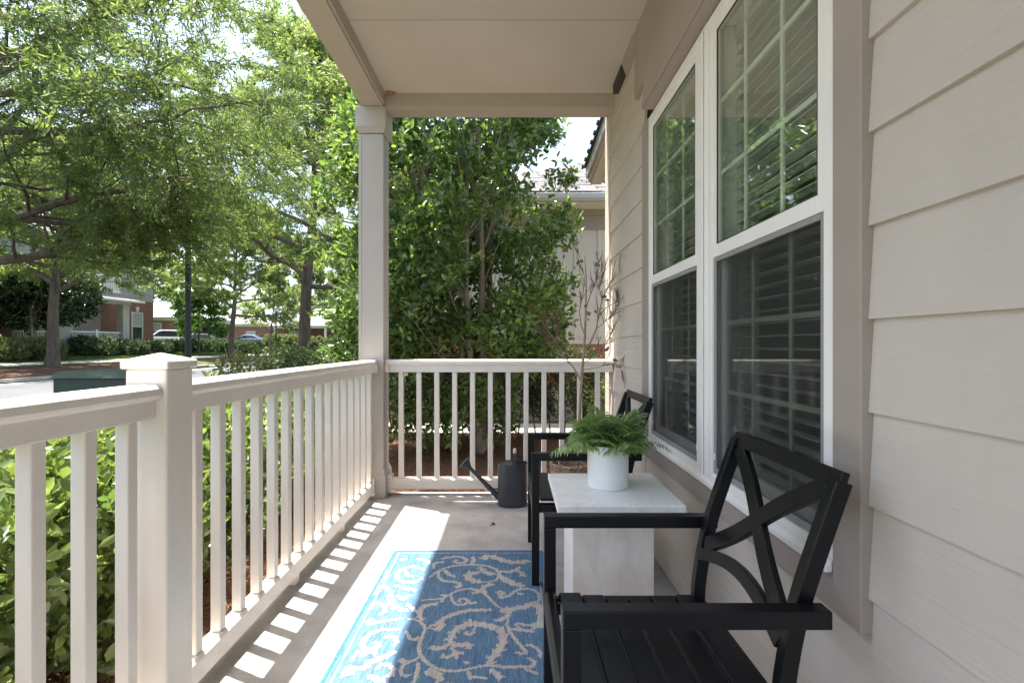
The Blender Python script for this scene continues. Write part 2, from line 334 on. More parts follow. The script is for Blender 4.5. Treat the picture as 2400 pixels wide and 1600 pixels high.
# ------------------------------------------------------------------ vegetation generators
def polyline(p0, d, length, n, wob, lift, rnd):
    p = Vector(p0); d = Vector(d).normalized(); out = [p.copy()]
    for i in range(n):
        d = (d + Vector((rnd.gauss(0, wob), rnd.gauss(0, wob), rnd.gauss(0, wob) + lift))).normalized()
        p = p + d * length / n; out.append(p.copy())
    return out
def at_poly(pl, t):
    x = t * (len(pl) - 1); i = min(int(x), len(pl) - 2); return pl[i].lerp(pl[i + 1], x - i), (pl[i + 1] - pl[i]).normalized()
def grow_tree(name, base, label, cat, group, seed, height, tr, clear, spread, nl=18, nb=9, ntw=7, nleaf=55, ll=0.085, lw=0.02,
              lmat=None, bark=None, extra_limbs=(), lift=0.03, droop=0.25, keep=None, low_angle=8, leafshape='rhomb', fork=None):
    rnd = random.Random(seed); base = Vector(base)
    T = thing(name, base, label, cat, group); mb = MB(); br = MB()
    trunk = polyline(base - Vector((0, 0, 0.1)), (0.02, 0.01, 1), height * 0.86, 12, 0.035, 0.03, rnd)
    rr = [tr * (1.35 if i == 0 else 1.0) * (1 - 0.80 * (i / 12) ** 1.1) for i in range(13)]
    mb.tube(trunk, rr, 12)
    limbs = []
    for i in range(nl):
        f = (i + 0.5) / nl; t = clear / height / 0.86 + (1 - clear / height / 0.86) * (f ** 0.9) * 0.98
        p, _ = at_poly(trunk, min(t, 0.99)); az = i * 2.399 + rnd.uniform(-0.4, 0.4)
        el = math.radians(low_angle + 62 * f ** 1.3 + rnd.uniform(-8, 8))
        ln = spread * (1.0 - 0.60 * f ** 1.6) * rnd.uniform(0.82, 1.12) * (0.85 if i < 2 else 1)
        d = (math.cos(az) * math.cos(el), math.sin(az) * math.cos(el), math.sin(el))
        limbs.append((polyline(p, d, ln, 8, 0.085, lift, rnd), tr * (0.42 - 0.22 * f)))
    for pts, r0 in extra_limbs:
        P = [Vector(p) for p in pts]; sm = []
        for i in range(len(P) - 1):
            for k in range(3): sm.append(P[i].lerp(P[i + 1], k / 3) + Vector((0, rnd.gauss(0, 0.04), rnd.gauss(0, 0.03))))
        limbs.append((sm + [P[-1]], r0))
    LP, LD = [], []
    for pl, r0 in limbs:
        m = len(pl); mb.tube(pl, [r0 * (1 - 0.85 * i / (m - 1)) for i in range(m)], 7, False)
        ln = sum((pl[i + 1] - pl[i]).length for i in range(m - 1))
        for j in range(nb):
            t = 0.22 + 0.78 * (j + rnd.random()) / nb; p, d = at_poly(pl, min(t, 0.999))
            sd = d.cross(Vector((0, 0, 1))).normalized() * (1 if j % 2 else -1)
            bd = d * rnd.uniform(0.5, 0.9) + sd * rnd.uniform(0.5, 1.0) + Vector((0, 0, rnd.uniform(-0.25, 0.45)))
            bl = ln * (0.42 * (1 - t) + 0.20) * rnd.uniform(0.7, 1.2); b = polyline(p, bd, bl, 5, 0.13, 0.0, rnd)
            r1 = max(0.006, r0 * 0.40 * (1 - 0.6 * t)); br.tube(b, [r1, r1 * .8, r1 * .62, r1 * .46, r1 * .3, r1 * .18], 5, False)
            for k in range(ntw):
                t2 = 0.2 + 0.8 * (k + rnd.random()) / ntw; p2, d2 = at_poly(b, min(t2, 0.999))
                td = d2 * 0.6 + Vector((rnd.gauss(0, .6), rnd.gauss(0, .6), rnd.gauss(-droop * 0.4, .4)))
                tl = rnd.uniform(0.35, 0.75) * (spread / 4.5) ** 0.5; tw = polyline(p2, td, tl, 3, 0.16, -0.10 * droop, rnd)
                if keep and not keep(tw[-1]): continue
                br.tube(tw, [0.006, 0.005, 0.004, 0.002], 3, False)
                a = np.array([list(v) for v in tw]); tt = RNG.random(nleaf) * 2.98; ii = tt.astype(int); ff = (tt - ii)[:, None]
                pts = a[ii] * (1 - ff) + a[ii + 1] * ff + RNG.normal(size=(nleaf, 3)) * 0.045
                dd = unit(a[ii + 1] - a[ii]) * 0.7 + RNG.normal(size=(nleaf, 3)) * 0.65; dd[:, 2] -= droop
                LP.append(pts); LD.append(dd)
    mb.build('trunk', bark or M_BARK, T, smooth=True); tag(br.build('branches', bark or M_BARK, T, smooth=True), kind='stuff')
    P = np.concatenate(LP); D = np.concatenate(LD); n = len(P)
    Ls = ll * RNG.uniform(0.65, 1.25, n); Ws = lw * RNG.uniform(0.75, 1.3, n)
    if leafshape == 'rhomb': quads_obj('crown', leaf_verts(P, D, Ls, Ws, shape='rhomb'), 4, lmat or LF_OAK, T)
    else: quads_obj('crown', leaf_verts(P, D, Ls, Ws), 6, lmat or LF_OAK, T, ELL_FACES)
    return T
def noise3(P, sc, seed):
    r = np.random.default_rng(seed); v = np.zeros(len(P))
    for k in range(5):
        d = r.normal(size=3); d /= np.linalg.norm(d); v += np.sin(P @ d * sc * (1 + .35 * k) + r.random() * 6.28)
    return v / 3
def shoots(inside, lo, hi, n, seed, sc=2.5, gap=-0.35):
    """random shoot tips inside a volume, thinned in clumps"""
    r = np.random.default_rng(seed); lo, hi = np.array(lo), np.array(hi); out = []
    while sum(len(o) for o in out) < n:
        P = lo + r.random((n * 3, 3)) * (hi - lo); P = P[inside(P)]; P = P[noise3(P, sc, seed + 1) > gap]; out.append(P)
    return np.concatenate(out)[:n]
def bush(name, base, label, cat, group, inside, lo, hi, n, seed, ll, lw, lmat, per=9, slen=0.16, sc=2.5, gap=-0.35, center=None,
         stems=None, stem_mat=None, twig_frac=0.25, up=0.5, flat=False):
    T = thing(name, base, label, cat, group); rnd = random.Random(seed)
    P = shoots(inside, lo, hi, n, seed, sc, gap); c = np.array(center if center is not None else [(lo[0] + hi[0]) / 2, (lo[1] + hi[1]) / 2, lo[2]])
    D = unit(P - c) * 0.7 + RNG.normal(size=P.shape) * 0.5; D[:, 2] += up; D = unit(D)
    t = RNG.random((n, per)) ** 0.8; pts = P[:, None, :] + D[:, None, :] * (slen * (t - 0.6))[:, :, None]
    dd = D[:, None, :] * 0.55 + RNG.normal(size=(n, per, 3)) * 0.75; dd[:, :, 2] += 0.12
    pts = pts.reshape(-1, 3) + RNG.normal(size=(n * per, 3)) * slen * 0.06; dd = dd.reshape(-1, 3); m = len(pts)
    Ls = ll * RNG.uniform(0.6, 1.25, m); Ws = lw * RNG.uniform(0.75, 1.25, m)
    if flat: quads_obj('foliage', leaf_verts(pts, dd, Ls, Ws, shape='rhomb'), 4, lmat, T)
    else: quads_obj('foliage', leaf_verts(pts, dd, Ls, Ws), 6, lmat, T, ELL_FACES)
    mb = MB()
    stems = stems or [[Vector(base) - Vector((0, 0, .05)), Vector(base) + Vector((0, 0, 0.4 * (hi[2] - base[2])))]]
    for st, r0 in [(s if isinstance(s, tuple) else (s, 0.02)) for s in stems]:
        st = [Vector(p) for p in st]; k = len(st); mb.tube(st, [r0 * (1 - 0.6 * i / (k - 1)) for i in range(k)], 8, False)
    allp = [(Vector(p), (s[1] if isinstance(s, tuple) else 0.02)) for s in stems for p in [at_poly([Vector(q) for q in (s[0] if isinstance(s, tuple) else s)], q / 12)[0] for q in range(13)]]
    sel = RNG.choice(n, int(n * twig_frac), replace=False); A = np.array([list(p) for p, _ in allp])
    for i in sel:
        q = P[i]; dz = np.linalg.norm(A - (q - np.array([0, 0, 0.35 * abs(q[2] - base[2])])), axis=1); j = int(np.argmin(dz)); a = allp[j][0]; b = Vector(q)
        mid = a.lerp(b, 0.55) + Vector((rnd.gauss(0, .04), rnd.gauss(0, .04), rnd.gauss(0, .04))) - Vector((0, 0, 0.06 * (b - a).length))
        r1 = max(0.0025, 0.007 * (b - a).length); mb.tube([a, mid, b], [r1, r1 * .6, r1 * .25], 4, False)
    tag(mb.build('stems', stem_mat or M_BARK, T, smooth=True), kind='stuff')
    return T
def ell(c, r):
    c, r = np.array(c), np.array(r)
    return lambda P: (np.abs((P - c) / r) ** 2.2).sum(1) < 1
def rbox(c, r, pw=5):
    c, r = np.array(c), np.array(r)
    return lambda P: (np.abs((P - c) / r) ** pw).sum(1) < 1

# ================================================================== THE SETTING: terrain, road, walks
ROAD0, ROAD1, ROADZ = -17.6, -8.6, -0.22            # far and near kerb lines, road level
CROSS0, CROSS1 = 50.0, 57.0                          # side street at the end
def ground_z(x, y):
    z = -0.14
    if x < -2.5: z = -0.14 + 0.06 * min(1, (-x - 2.5) / 4)
    if x < ROAD0:
        for (a, za), (b, zb) in (((-17.6, -0.08), (-19.0, 0.10)), ((-19.0, 0.10), (-22.0, 0.30)), ((-22.0, 0.30), (-26.5, 0.70)), ((-26.5, 0.70), (-60, 1.0))):
            if x <= a: z = za + (zb - za) * min(1, (a - x) / (a - b))
    if y > CROSS1: z = max(z, 0.0) + 0.25 * min(1, (y - CROSS1) / 6)
    if y > 30 and x > -9: z = max(z, -0.1)
    if (ROAD0 < x < ROAD1 and y < CROSS1) or CROSS0 < y < CROSS1: z = ROADZ - 0.05
    return z
def ground():
    e = 0.002
    xs = sorted(set([-400, -200, -120, -80, -60, -45, -36, -30, -26.5, -24, -22, -20.5, -19, ROAD0 - e, ROAD0 + e, -15, -12, ROAD1 - e, ROAD1 + e, -7.5, -6.5, -5, -4, -3.2, -2.5, -1.8, -1.2, -0.4, 0.4, 1.2, 2, 3, 5, 8, 12, 20, 40, 80, 160, 400]))
    ys = sorted(set([-120, -60, -30, -15, -8, -4, 0, 2, 4, 6, 8, 10, 13, 16, 20, 25, 30, 35, 40, 45, CROSS0 - e, CROSS0 + e, 53, CROSS1 - e, CROSS1 + e, 60, 64, 70, 80, 100, 140, 220, 400, 800]))
    mb = MB(); vs = [(x, y, ground_z(x, y)) for y in ys for x in xs]; n = len(xs)
    mb.add(vs, [(j * n + i, j * n + i + 1, (j + 1) * n + i + 1, (j + 1) * n + i) for j in range(len(ys) - 1) for i in range(n - 1)])
    tag(mb.build('ground', M_GRASSG), kind='structure')
ground()
def sheet(name, m, xs, ys, dz, zf=None):
    mb = MB(); n = len(xs); mb.add([(x, y, (zf or ground_z)(x, y) + dz) for y in ys for x in xs],
        [(j * n + i, j * n + i + 1, (j + 1) * n + i + 1, (j + 1) * n + i) for j in range(len(ys) - 1) for i in range(n - 1)])
    return tag(mb.build(name, m), kind='structure')
rz = lambda x, y: ROADZ
sheet('road', M_ROAD, [ROAD0 + 0.004, ROAD1 - 0.004], [-100, CROSS0], 0, rz)
sheet('side_street', M_ROAD, [-120, 120], [CROSS0 + 0.004, CROSS1 - 0.004], 0, rz)
lin = lambda a, b, n: [a + (b - a) * i / n for i in range(n + 1)]
NXS = [-6.9, -6.5, -5, -4, -3.2, -2.5, -1.8, -1.16]
sheet('planting_bed', M_MULCH, NXS, [-4, 0, 2, 4, 6, 8, 10, 13], 0.012)
sheet('planting_bed', M_MULCH, [-1.16, -0.4, 0.4, 1.2, 2, 3], [3.955, 6, 7.2], 0.012)
sheet('mulch_strip', M_MULCH, [-20.3, -19, ROAD0 - 0.18], lin(2, 30, 10), 0.02)
sheet('mulch_strip', M_MULCH, [-20.6, -19, ROAD0 - 0.18], lin(31.5, 39, 4), 0.02)
sheet('walkway', M_WALK, [-6, -1.16, 0.4, 3, 6], [7.2, 8.05], 0.03)
sheet('sidewalk', M_WALK, [-22.0, -20.7], lin(0, 48.5, 20), 0.03)
def kerb(pts):
    mb = MB()
    for (x0, x1, y0, y1) in pts: mb.box(x0, x1, y0, y1, ROADZ - 0.04, -0.055)
    tag(mb.build('kerb', M_KERB, bevel=0.02), kind='structure')
kerb([(ROAD0 - 0.16, ROAD0, -60, 27.9)]); kerb([(ROAD0 - 0.16, ROAD0, 29.4, CROSS0)]); kerb([(ROAD1, ROAD1 + 0.16, -60, CROSS0)])
kerb([(-120, 60, CROSS1, CROSS1 + 0.16)]); kerb([(-120, ROAD0 - 0.17, CROSS0 - 0.16, CROSS0)]); kerb([(ROAD1 + 0.17, 60, CROSS0 - 0.16, CROSS0)])
# gutter pan beside the far kerb
mb = MB().box(ROAD0 + 0.003, ROAD0 + 0.45, -60, CROSS0, ROADZ - 0.03, ROADZ + 0.006); tag(mb.build('gutter_pan', M_KERB), kind='structure')
# storm drain inlet in the kerb
D = thing('storm_drain', (ROAD0 - 0.1, 28.65, ROADZ), 'dark storm drain mouth set into the kerb by the forked oak', 'storm drain')
MB().box(ROAD0 - 0.7, ROAD0 + 0.01, 27.92, 29.38, -0.075, -0.02).build('lid', M_KERB, D, 0.02)
MB().box(ROAD0 - 0.68, ROAD0 - 0.22, 27.95, 29.35, ROADZ - 0.02, -0.078).build('throat', M_DARK, D)

# ================================================================== THE PORCH
XW = 0.787                 # wall face
XR = -1.048                # railing line
# floor slab
mb = MB().box(-1.155, XW + 0.02, -2.6, 3.945, -0.30, 0.0)
tag(mb.build('porch_floor', M_CONC, bevel=0.012), kind='structure')
# ------------------------------------------------------------------ roof and ceiling
R = thing('porch_roof', (-0.17, 1.0, 2.93), 'taupe painted porch roof with flat panel ceiling and square beams', 'porch roof')
y1 = 3.785
for a, b in ((2.933, y1), (1.713, 2.927), (0.493, 1.707), (-0.727, 0.487), (-2.55, -0.733)):
    MB().box(-0.943, XW - 0.002, a, b, 3.032, 3.044).build('ceiling_panel', M_CEIL, R, 0.0015)
MB().box(-0.95, XW + 0.6, -2.55, y1, 3.046, 3.06).build('ceiling_deck', M_DARK, R)
MB().box(-1.113, -0.943, -2.6, 3.962, 2.945, 3.06).build('side_beam', M_BEAM, R, 0.003)
MB().box(-1.113, -0.958, -2.6, 3.785, 2.93, 2.944).build('soffit_strip', M_BEAM, R, 0.002)
MB().box(-0.9425, XW - 0.002, 3.787, 3.962, 2.93, 3.06).build('end_beam', M_BEAM, R, 0.003)
mb = MB().prism([(-1.16, 3.07), (-1.16, 3.22), (2.6, 5.1), (2.6, 3.07)], 1, -2.7, 4.05); mb.build('roof_slab', M_SHING[1], R)
# small mud nest in the corner of the ceiling
mb = MB(); mb.lathe([(0.002, -0.022), (0.012, -0.018), (0.021, -0.006), (0.018, 0.0)], (-0.905, 3.757, 3.031), 10, 1.3, 0.8)
mb.lathe([(0.002, -0.014), (0.010, -0.010), (0.012, 0.0)], (-0.872, 3.765, 3.031), 8)
tag(mb.build('mud_nest', M_NEST, smooth=True), 'small orange mud nest tucked in the ceiling corner', 'nest')
# ------------------------------------------------------------------ column
C = thing('porch_column', (XR, 3.876, 0), 'square taupe porch column with stepped collar and plinth', 'column')
MB().box(XR - .0895, XR + .0895, 3.786, 3.966, 0.20, 2.73).build('shaft', M_COL, C, 0.004)
MB().box(XR - .0895 - .004, XR - .0895 + .018, 3.7825, 3.79, 0.235, 2.72).build('corner_strip', M_COL, C, 0.001)
MB().box(XR + .0895 - .018, XR + .0895 + .0035, 3.7825, 3.79, 0.235, 2.72).build('corner_strip', M_COL, C, 0.001)
cp = MB(); cp.box(XR - .113, XR + .113, 3.763, 3.989, 2.772, 2.9285); cp.build('collar', M_COL, C, 0.003)
MB().frustum(XR, 3.876, 2.735, .094, .094, 2.7705, .1115, .1115).build('collar_moulding', M_COL, C, 0.002)
MB().box(XR - .108, XR + .108, 3.768, 3.984, 0.0, 0.178).build('plinth', M_COL, C, 0.003)
MB().frustum(XR, 3.876, 0.179, .1075, .1075, 0.222, .0925, .0925).build('plinth_moulding', M_COL, C, 0.003)
# ------------------------------------------------------------------ railings
TOP = 1.036
def rail_profile(c):   # cross section of the top rail: wide cap over a narrower body (across, z)
    return [(c - .028, TOP - .098), (c + .028, TOP - .098), (c + .030, TOP - .045), (c + .045, TOP - .040), (c + .050, TOP - .030), (c + .050, TOP - .012), (c + .040, TOP - .002), (c, TOP), (c - .040, TOP - .002), (c - .050, TOP - .012), (c - .050, TOP - .030), (c - .045, TOP - .040), (c - .030, TOP - .045)]
BAL = MB().box(-.0185, .0185, -.0185, .0185, 0.131, TOP - .0985).mesh('baluster', M_RAIL)
def railing(axis, c, a, b, centres, label, base, blocks=()):
    G = thing('porch_railing', base, label, 'railing', 'porch railing sections')
    MB().prism(rail_profile(c), axis, a, b).build('top_rail', M_RAIL, G, 0.003)
    pr = [(c - .026, .046), (c + .026, .046), (c + .030, .052), (c + .030, .118), (c + .022, .130), (c - .022, .130), (c - .030, .118), (c - .030, .052)]
    MB().prism(pr, axis, a, b).build('bottom_rail', M_RAIL, G, 0.002)
    for t in centres:
        inst('baluster', BAL, (c, t, 0) if axis == 1 else (t, c, 0), G, bevel=0.004)
    for t in blocks:
        (MB().box(c - .022, c + .022, t - .022, t + .022, 0.0, .0455) if axis == 1 else MB().box(t - .022, t + .022, c - .022, c + .022, 0.0, .0455)).build('foot_block', M_RAIL, G, 0.003)
    return G
def bracket(G, x0, x1, y0, y1, z0, z1, screws, out):
    B = MB().box(x0, x1, y0, y1, z0, z1).build('bracket', M_RAIL, G, 0.002)
    for p in screws:
        q = Vector(p); o = Vector(out); MB().tube([q, q + o * 0.002], 0.0035, 8).build('screw', M_SCREW, B)
G1 = railing(1, XR, 1.572, 3.784, [1.670 + .137 * n for n in range(16)], 'side porch railing of cream balusters between capped post and column', (XR, 2.67, 0), (2.43, 3.1))
bracket(G1, XR - .054, XR + .055, 3.752, 3.7845, TOP - .096, TOP - .043, [(XR + .0552, 3.768, TOP - .06), (XR + .0552, 3.768, TOP - .082)], (1, 0, 0))
bracket(G1, XR - .036, XR + .037, 3.735, 3.766, .030, .150, [(XR + .0372, 3.75, .125), (XR + .0372, 3.75, .098), (XR + .0372, 3.75, .055)], (1, 0, 0))
G2 = railing(1, XR, -0.93, 1.446, [1.375 - .137 * n for n in range(17)], 'porch railing section from the capped post toward the open porch end, lush hedge behind', (XR, 0.3, 0), (0.3,))
YR = 3.876
G3 = railing(0, YR, -.957, XW - .012, [-.841 + .137 * n for n in range(12)], 'end porch railing behind watering can between column and house wall', (-.08, YR, 0), ())
bracket(G3, -.9575, -.925, YR - .055, YR + .055, TOP - .096, TOP - .040, [], (0, -1, 0))
bracket(G3, -.939, -.905, YR - .037, YR + .036, .030, .155, [(-.922, YR - .0372, .130), (-.922, YR - .0372, .10), (-.922, YR - .0372, .055)], (0, -1, 0))
bracket(G3, XW - .045, XW - .013, YR - .055, YR + .055, TOP - .096, TOP - .040, [], (0, -1, 0))
def rail_post(y, label):
    P = thing('railing_post', (XR, y, 0), label, 'post')
    MB().box(XR - .0605, XR + .0605, y - .0605, y + .0605, 0, 1.079).build('shaft', M_RAIL, P, 0.007)
    cap = MB().box(XR - .0695, XR + .0695, y - .0695, y + .0695, 1.0795, 1.104).build('cap', M_RAIL, P, 0.004)
    mb = MB(); h = .067
    mb.add([(XR - h, y - h, 1.1042), (XR + h, y - h, 1.1042), (XR + h, y + h, 1.1042), (XR - h, y + h, 1.1042), (XR, y, 1.1255)], [(0, 3, 2, 1), (0, 1, 4), (1, 2, 4), (2, 3, 4), (3, 0, 4)])
    mb.build('pyramid_top', M_RAIL, cap)
rail_post(1.509, 'square cream railing post with low pyramid cap')
# ------------------------------------------------------------------ house wall
H = thing('house_wall', (XW, 1.0, 0), 'beige lap sided house wall with double window on the porch', 'house wall')
def siding(ya, yb, z0, z1):
    """one lapped plank: thick lower edge, leaning in towards its top"""
    return MB().add([(XW - .014, ya, z0), (XW - .014, yb, z0), (XW - .001, yb, z1), (XW - .001, ya, z1), (XW + .0, ya, z0), (XW + .0, yb, z0), (XW + .012, yb, z1), (XW + .012, ya, z1)],
                    [(0, 1, 2, 3), (7, 6, 5, 4), (0, 4, 5, 1), (3, 2, 6, 7), (0, 3, 7, 4), (1, 5, 6, 2)])
ZL = [0.0075] + [0.199 + .2012 * k for k in range(15)]
W0, W1, WZ0, WZ1 = 1.19, 2.795, 0.615, 2.40          # window frame, along the wall and in height
for i in range(len(ZL) - 1):
    z0, z1 = ZL[i], min(ZL[i + 1] + .012, 3.03)
    if z0 >= 3.0: break
    if z1 < 0.56: spans = [(-2.55, 3.925)]
    elif z0 > 2.62: spans = [(-2.55, -0.6), (3.06, 3.925)]
    elif z0 < 2.62 and z1 > 2.42: spans = [(-2.55, 1.07), (2.92, 3.925)]
    elif z0 < .56 < z1: spans = [(-2.55, 1.090), (2.912, 3.925)]; siding(1.092, 2.91, z0, .522).build('siding_plank', M_SIDING, H)
    else: spans = [(-2.55, 1.090), (2.912, 3.925)]
    for a, b in spans: siding(a, b, z0, z1).build('siding_plank', M_SIDING, H)
# sheathing behind the planks, with the window opening left free
sh = MB(); X0, X1 = XW + .013, XW + .05
sh.box(X0, X1, -2.6, W0 + .01, -.3, 3.03); sh.box(X0, X1, W1 - .01, 4.07, -.3, 3.03); sh.box(X0, X1, W0 + .011, W1 - .011, -.3, WZ0 + .01); sh.box(X0, X1, W0 + .011, W1 - .011, WZ1 - .01, 3.03)
sh.build('sheathing', M_DARK, H)
for z in (0.02,): MB().box(XW - .008, XW + .012, -2.6, 3.925, -.12, .0065).build('starter_strip', M_TRIM, H)
# corner board, lit by the sun beyond the beam
MB().box(XW - .022, XW + .012, 3.927, 4.07, -.14, 3.03).build('corner_board', M_SIDING, H, 0.003)
MB().box(XW - .022, XW + .13, 4.0705, 4.09, -.14, 3.03).build('corner_board', M_SIDING, H, 0.003)
# window casing
MB().box(XW - .030, XW + .012, 1.0905, 1.188, .523, 2.404).build('window_casing', M_TRIM, H, 0.003)
MB().box(XW - .030, XW + .012, 2.797, 2.9115, .523, 2.404).build('window_casing', M_TRIM, H, 0.003)
MB().box(XW - .026, XW + .012, 1.189, 2.796, .522, .612).build('window_apron', M_TRIM, H, 0.002)
MB().box(.708, XW + .012, 1.02, 2.70, 2.405, 2.622).build('header_board', M_TRIM, H, 0.003)
MB().box(.700, .7075, 1.02, 2.70, 2.408, 2.445).build('header_lip', M_TRIM, H, 0.002)
MB().box(XW - .040, XW + .012, -0.58, 3.05, 2.626, 3.031).build('frieze_board', M_TRIM, H, 0.003)
# loose filler strip; block painted dark as the shaded gap under the ceiling
mb = MB().add([(XW - .045, 3.06, 3.03), (XW - .045, 3.38, 3.03), (XW - .010, 3.38, 2.93), (XW - .010, 3.06, 3.00)], [(0, 1, 2, 3)])
mb.add([(XW - .047, 3.06, 3.031), (XW - .047, 3.38, 3.031), (XW + .004, 3.38, 2.935), (XW + .004, 3.06, 3.005)], [(0, 1, 2, 3)]); mb.build('filler_strip', M_TRIM, H)
MB().box(XW - .045, XW + .006, 3.39, 3.66, 2.965, 3.0315).build('gap_shade_block', mat('gap_shadow_paint', (0.07, 0.055, 0.05), 0.9), H)
# ------------------------------------------------------------------ windows: two double hung units
SLAT = MB().add([(-.025, 0, 0), (0, 0, .0035), (.025, 0, 0), (-.025, .1, 0), (0, .1, .0035), (.025, .1, 0), (-.025, 0, -.0028), (0, 0, .0008), (.025, 0, -.0028), (-.025, .1, -.0028), (0, .1, .0008), (.025, .1, -.0028)],
    [(0, 1, 4, 3), (1, 2, 5, 4), (6, 9, 10, 7), (7, 10, 11, 8), (0, 3, 9, 6), (2, 8, 11, 5), (0, 6, 7, 1), (1, 7, 8, 2), (3, 4, 10, 9), (4, 5, 11, 10)]).mesh('blind_slat', M_BLIND)
def frame_ring(x0, x1, ya, yb, za, zb, wy, wz0, wz1):
    mb = MB(); mb.box(x0, x1, ya, ya + wy, za, zb); mb.box(x0, x1, yb - wy, yb, za, zb)
    mb.box(x0, x1, ya + wy, yb - wy, za, za + wz0); mb.box(x0, x1, ya + wy, yb - wy, zb - wz1, zb); return mb
def window(ya, yb, label, tilt_top, tilt_low):
    Wd = frame_ring(XW - .024, XW + .075, ya, yb, WZ0, WZ1, .042, .050, .046).build('window', M_WIN, H, 0.003)
    tag(Wd, label)
    a, b, z0, z1 = ya + .042, yb - .042, WZ0 + .050, WZ1 - .046
    zm = 1.50
    us = frame_ring(XW - .019, XW + .004, a + .001, b - .001, zm - .022, z1 - .001, .030, .046, .030).build('upper_sash', M_WIN, Wd, 0.002)
    ls = frame_ring(XW + .006, XW + .032, a + .001, b - .001, z0 + .001, zm + .020, .036, .050, .030).build('lower_sash', M_WIN, Wd, 0.002)
    # gaskets
    frame_ring(XW - .0185, XW - .013, a + .031, b - .031, zm + .0235, z1 - .031, .004, .004, .004).build('gasket', M_SEAL, Wd)
    MB().box(XW - .010, XW - .0065, a + .030, b - .030, zm + .022, z1 - .030).build('upper_pane', M_GLASS, Wd)
    MB().box(XW + .014, XW + .0175, a + .036, b - .036, z0 + .050, zm - .010).build('lower_pane', M_GLASS, Wd)
    frame_ring(XW - .017, XW - .008, a + .002, b - .002, z0 + .002, zm - .0235, .020, .020, .016).build('screen_frame', M_ALU, Wd, 0.001)
    MB().box(XW - .0135, XW - .0128, a + .022, b - .022, z0 + .022, zm - .040).build('insect_screen', M_SCREEN, Wd)
    for yy in (a + .012, b - .012):
        MB().box(XW - .0195, XW - .0175, yy - .005, yy + .005, z0 + .05, z0 + .075).build('screen_latch', M_WIN, Wd)
    for (za, zb, gx) in ((zm + .024, z1 - .032, XW - .003), (z0 + .052, zm - .012, XW + .022)):
        for k in (1, 2):
            y = a + (b - a) * k / 3; MB().box(gx, gx + .006, y - .008, y + .008, za, zb).build('grille_bar', M_GRILLE, Wd)
            z = za + (zb - za) * k / 3; MB().box(gx + .0005, gx + .0055, a + .034, b - .034, z - .008, z + .008).build('grille_bar', M_GRILLE, Wd)
    for yy in (a - .002, b - .012): MB().box(XW + .0765, XW + .150, yy, yy + .014, z0, z1).build('jamb_liner', M_WIN, Wd)
    z = z1 - .07; i = 0
    MB().box(XW + .062, XW + .108, a + .004, b - .004, z1 - .045, z1 - .004).build('blind_headrail', M_BLIND, Wd)
    while z > z0 + .03:
        f = (z1 - z) / (z1 - z0); tl = tilt_top + (tilt_low - tilt_top) * f
        o = inst('blind_slat', SLAT, (XW + .085, a + .010, z), Wd, rot=(random.uniform(-.002, .002), math.radians(tl + random.uniform(-2.5, 2.5)), 0), scale=(1, (b - a - .02) / .1, 1)); z -= .0425; i += 1
    MB().box(XW + .062, XW + .108, a + .010, b - .010, z0 + .004, z0 + .022).build('blind_bottom_rail', M_BLIND, Wd)
    for yy in (a + .12, b - .12): MB().tube([(XW + .056, yy, z1 - .05), (XW + .056, yy, z0 + .02)], .0012, 4).build('blind_cord', M_BLIND, Wd)
window(W0, 1.956, 'double hung window unit beside wide siding, blinds half open', 2, -2)
window(2.029, W1, 'double hung window unit beyond the centre mullion', 2, -2)
MB().box(XW - .026, XW + .075, 1.9565, 2.0285, WZ0, WZ1).build('window_mullion', M_WIN, H, 0.004)
MB().box(XW - .034, XW - .0285, 1.985, 2.000, WZ0 + .02, WZ1 - .02).build('mullion_bead', M_WIN, H, 0.002)
MB().add([(XW - .045, W0, .6125), (XW - .045, W1, .6125), (XW - .045, W1, .628), (XW - .045, W0, .628), (XW - .0285, W0, .6125), (XW - .0285, W1, .6125), (XW - .0285, W1, .640), (XW - .0285, W0, .640)],
         [(0, 1, 2, 3), (4, 7, 6, 5), (0, 4, 5, 1), (3, 2, 6, 7), (0, 3, 7, 4), (1, 5, 6, 2)]).build('window_sill', M_WIN, H, 0.002)
# the unlit room behind
rm = MB(); rm.add([(XW + .06, -2, -.1), (XW + .06, 4, -.1), (3.6, 4, -.1), (3.6, -2, -.1), (XW + .06, -2, 3.0), (XW + .06, 4, 3.0), (3.6, 4, 3.0), (3.6, -2, 3.0)],
       [(0, 1, 2, 3), (4, 5, 6, 7), (3, 2, 6, 7), (0, 3, 7, 4), (1, 2, 6, 5)])
rm.build('room_shell', mat('room_paint', (0.16, 0.145, 0.13), 0.9), H)
MB().box(XW + .14, 3.7, 3.95, 4.066, -.14, 3.03).build('end_wall', M_SIDING, H)
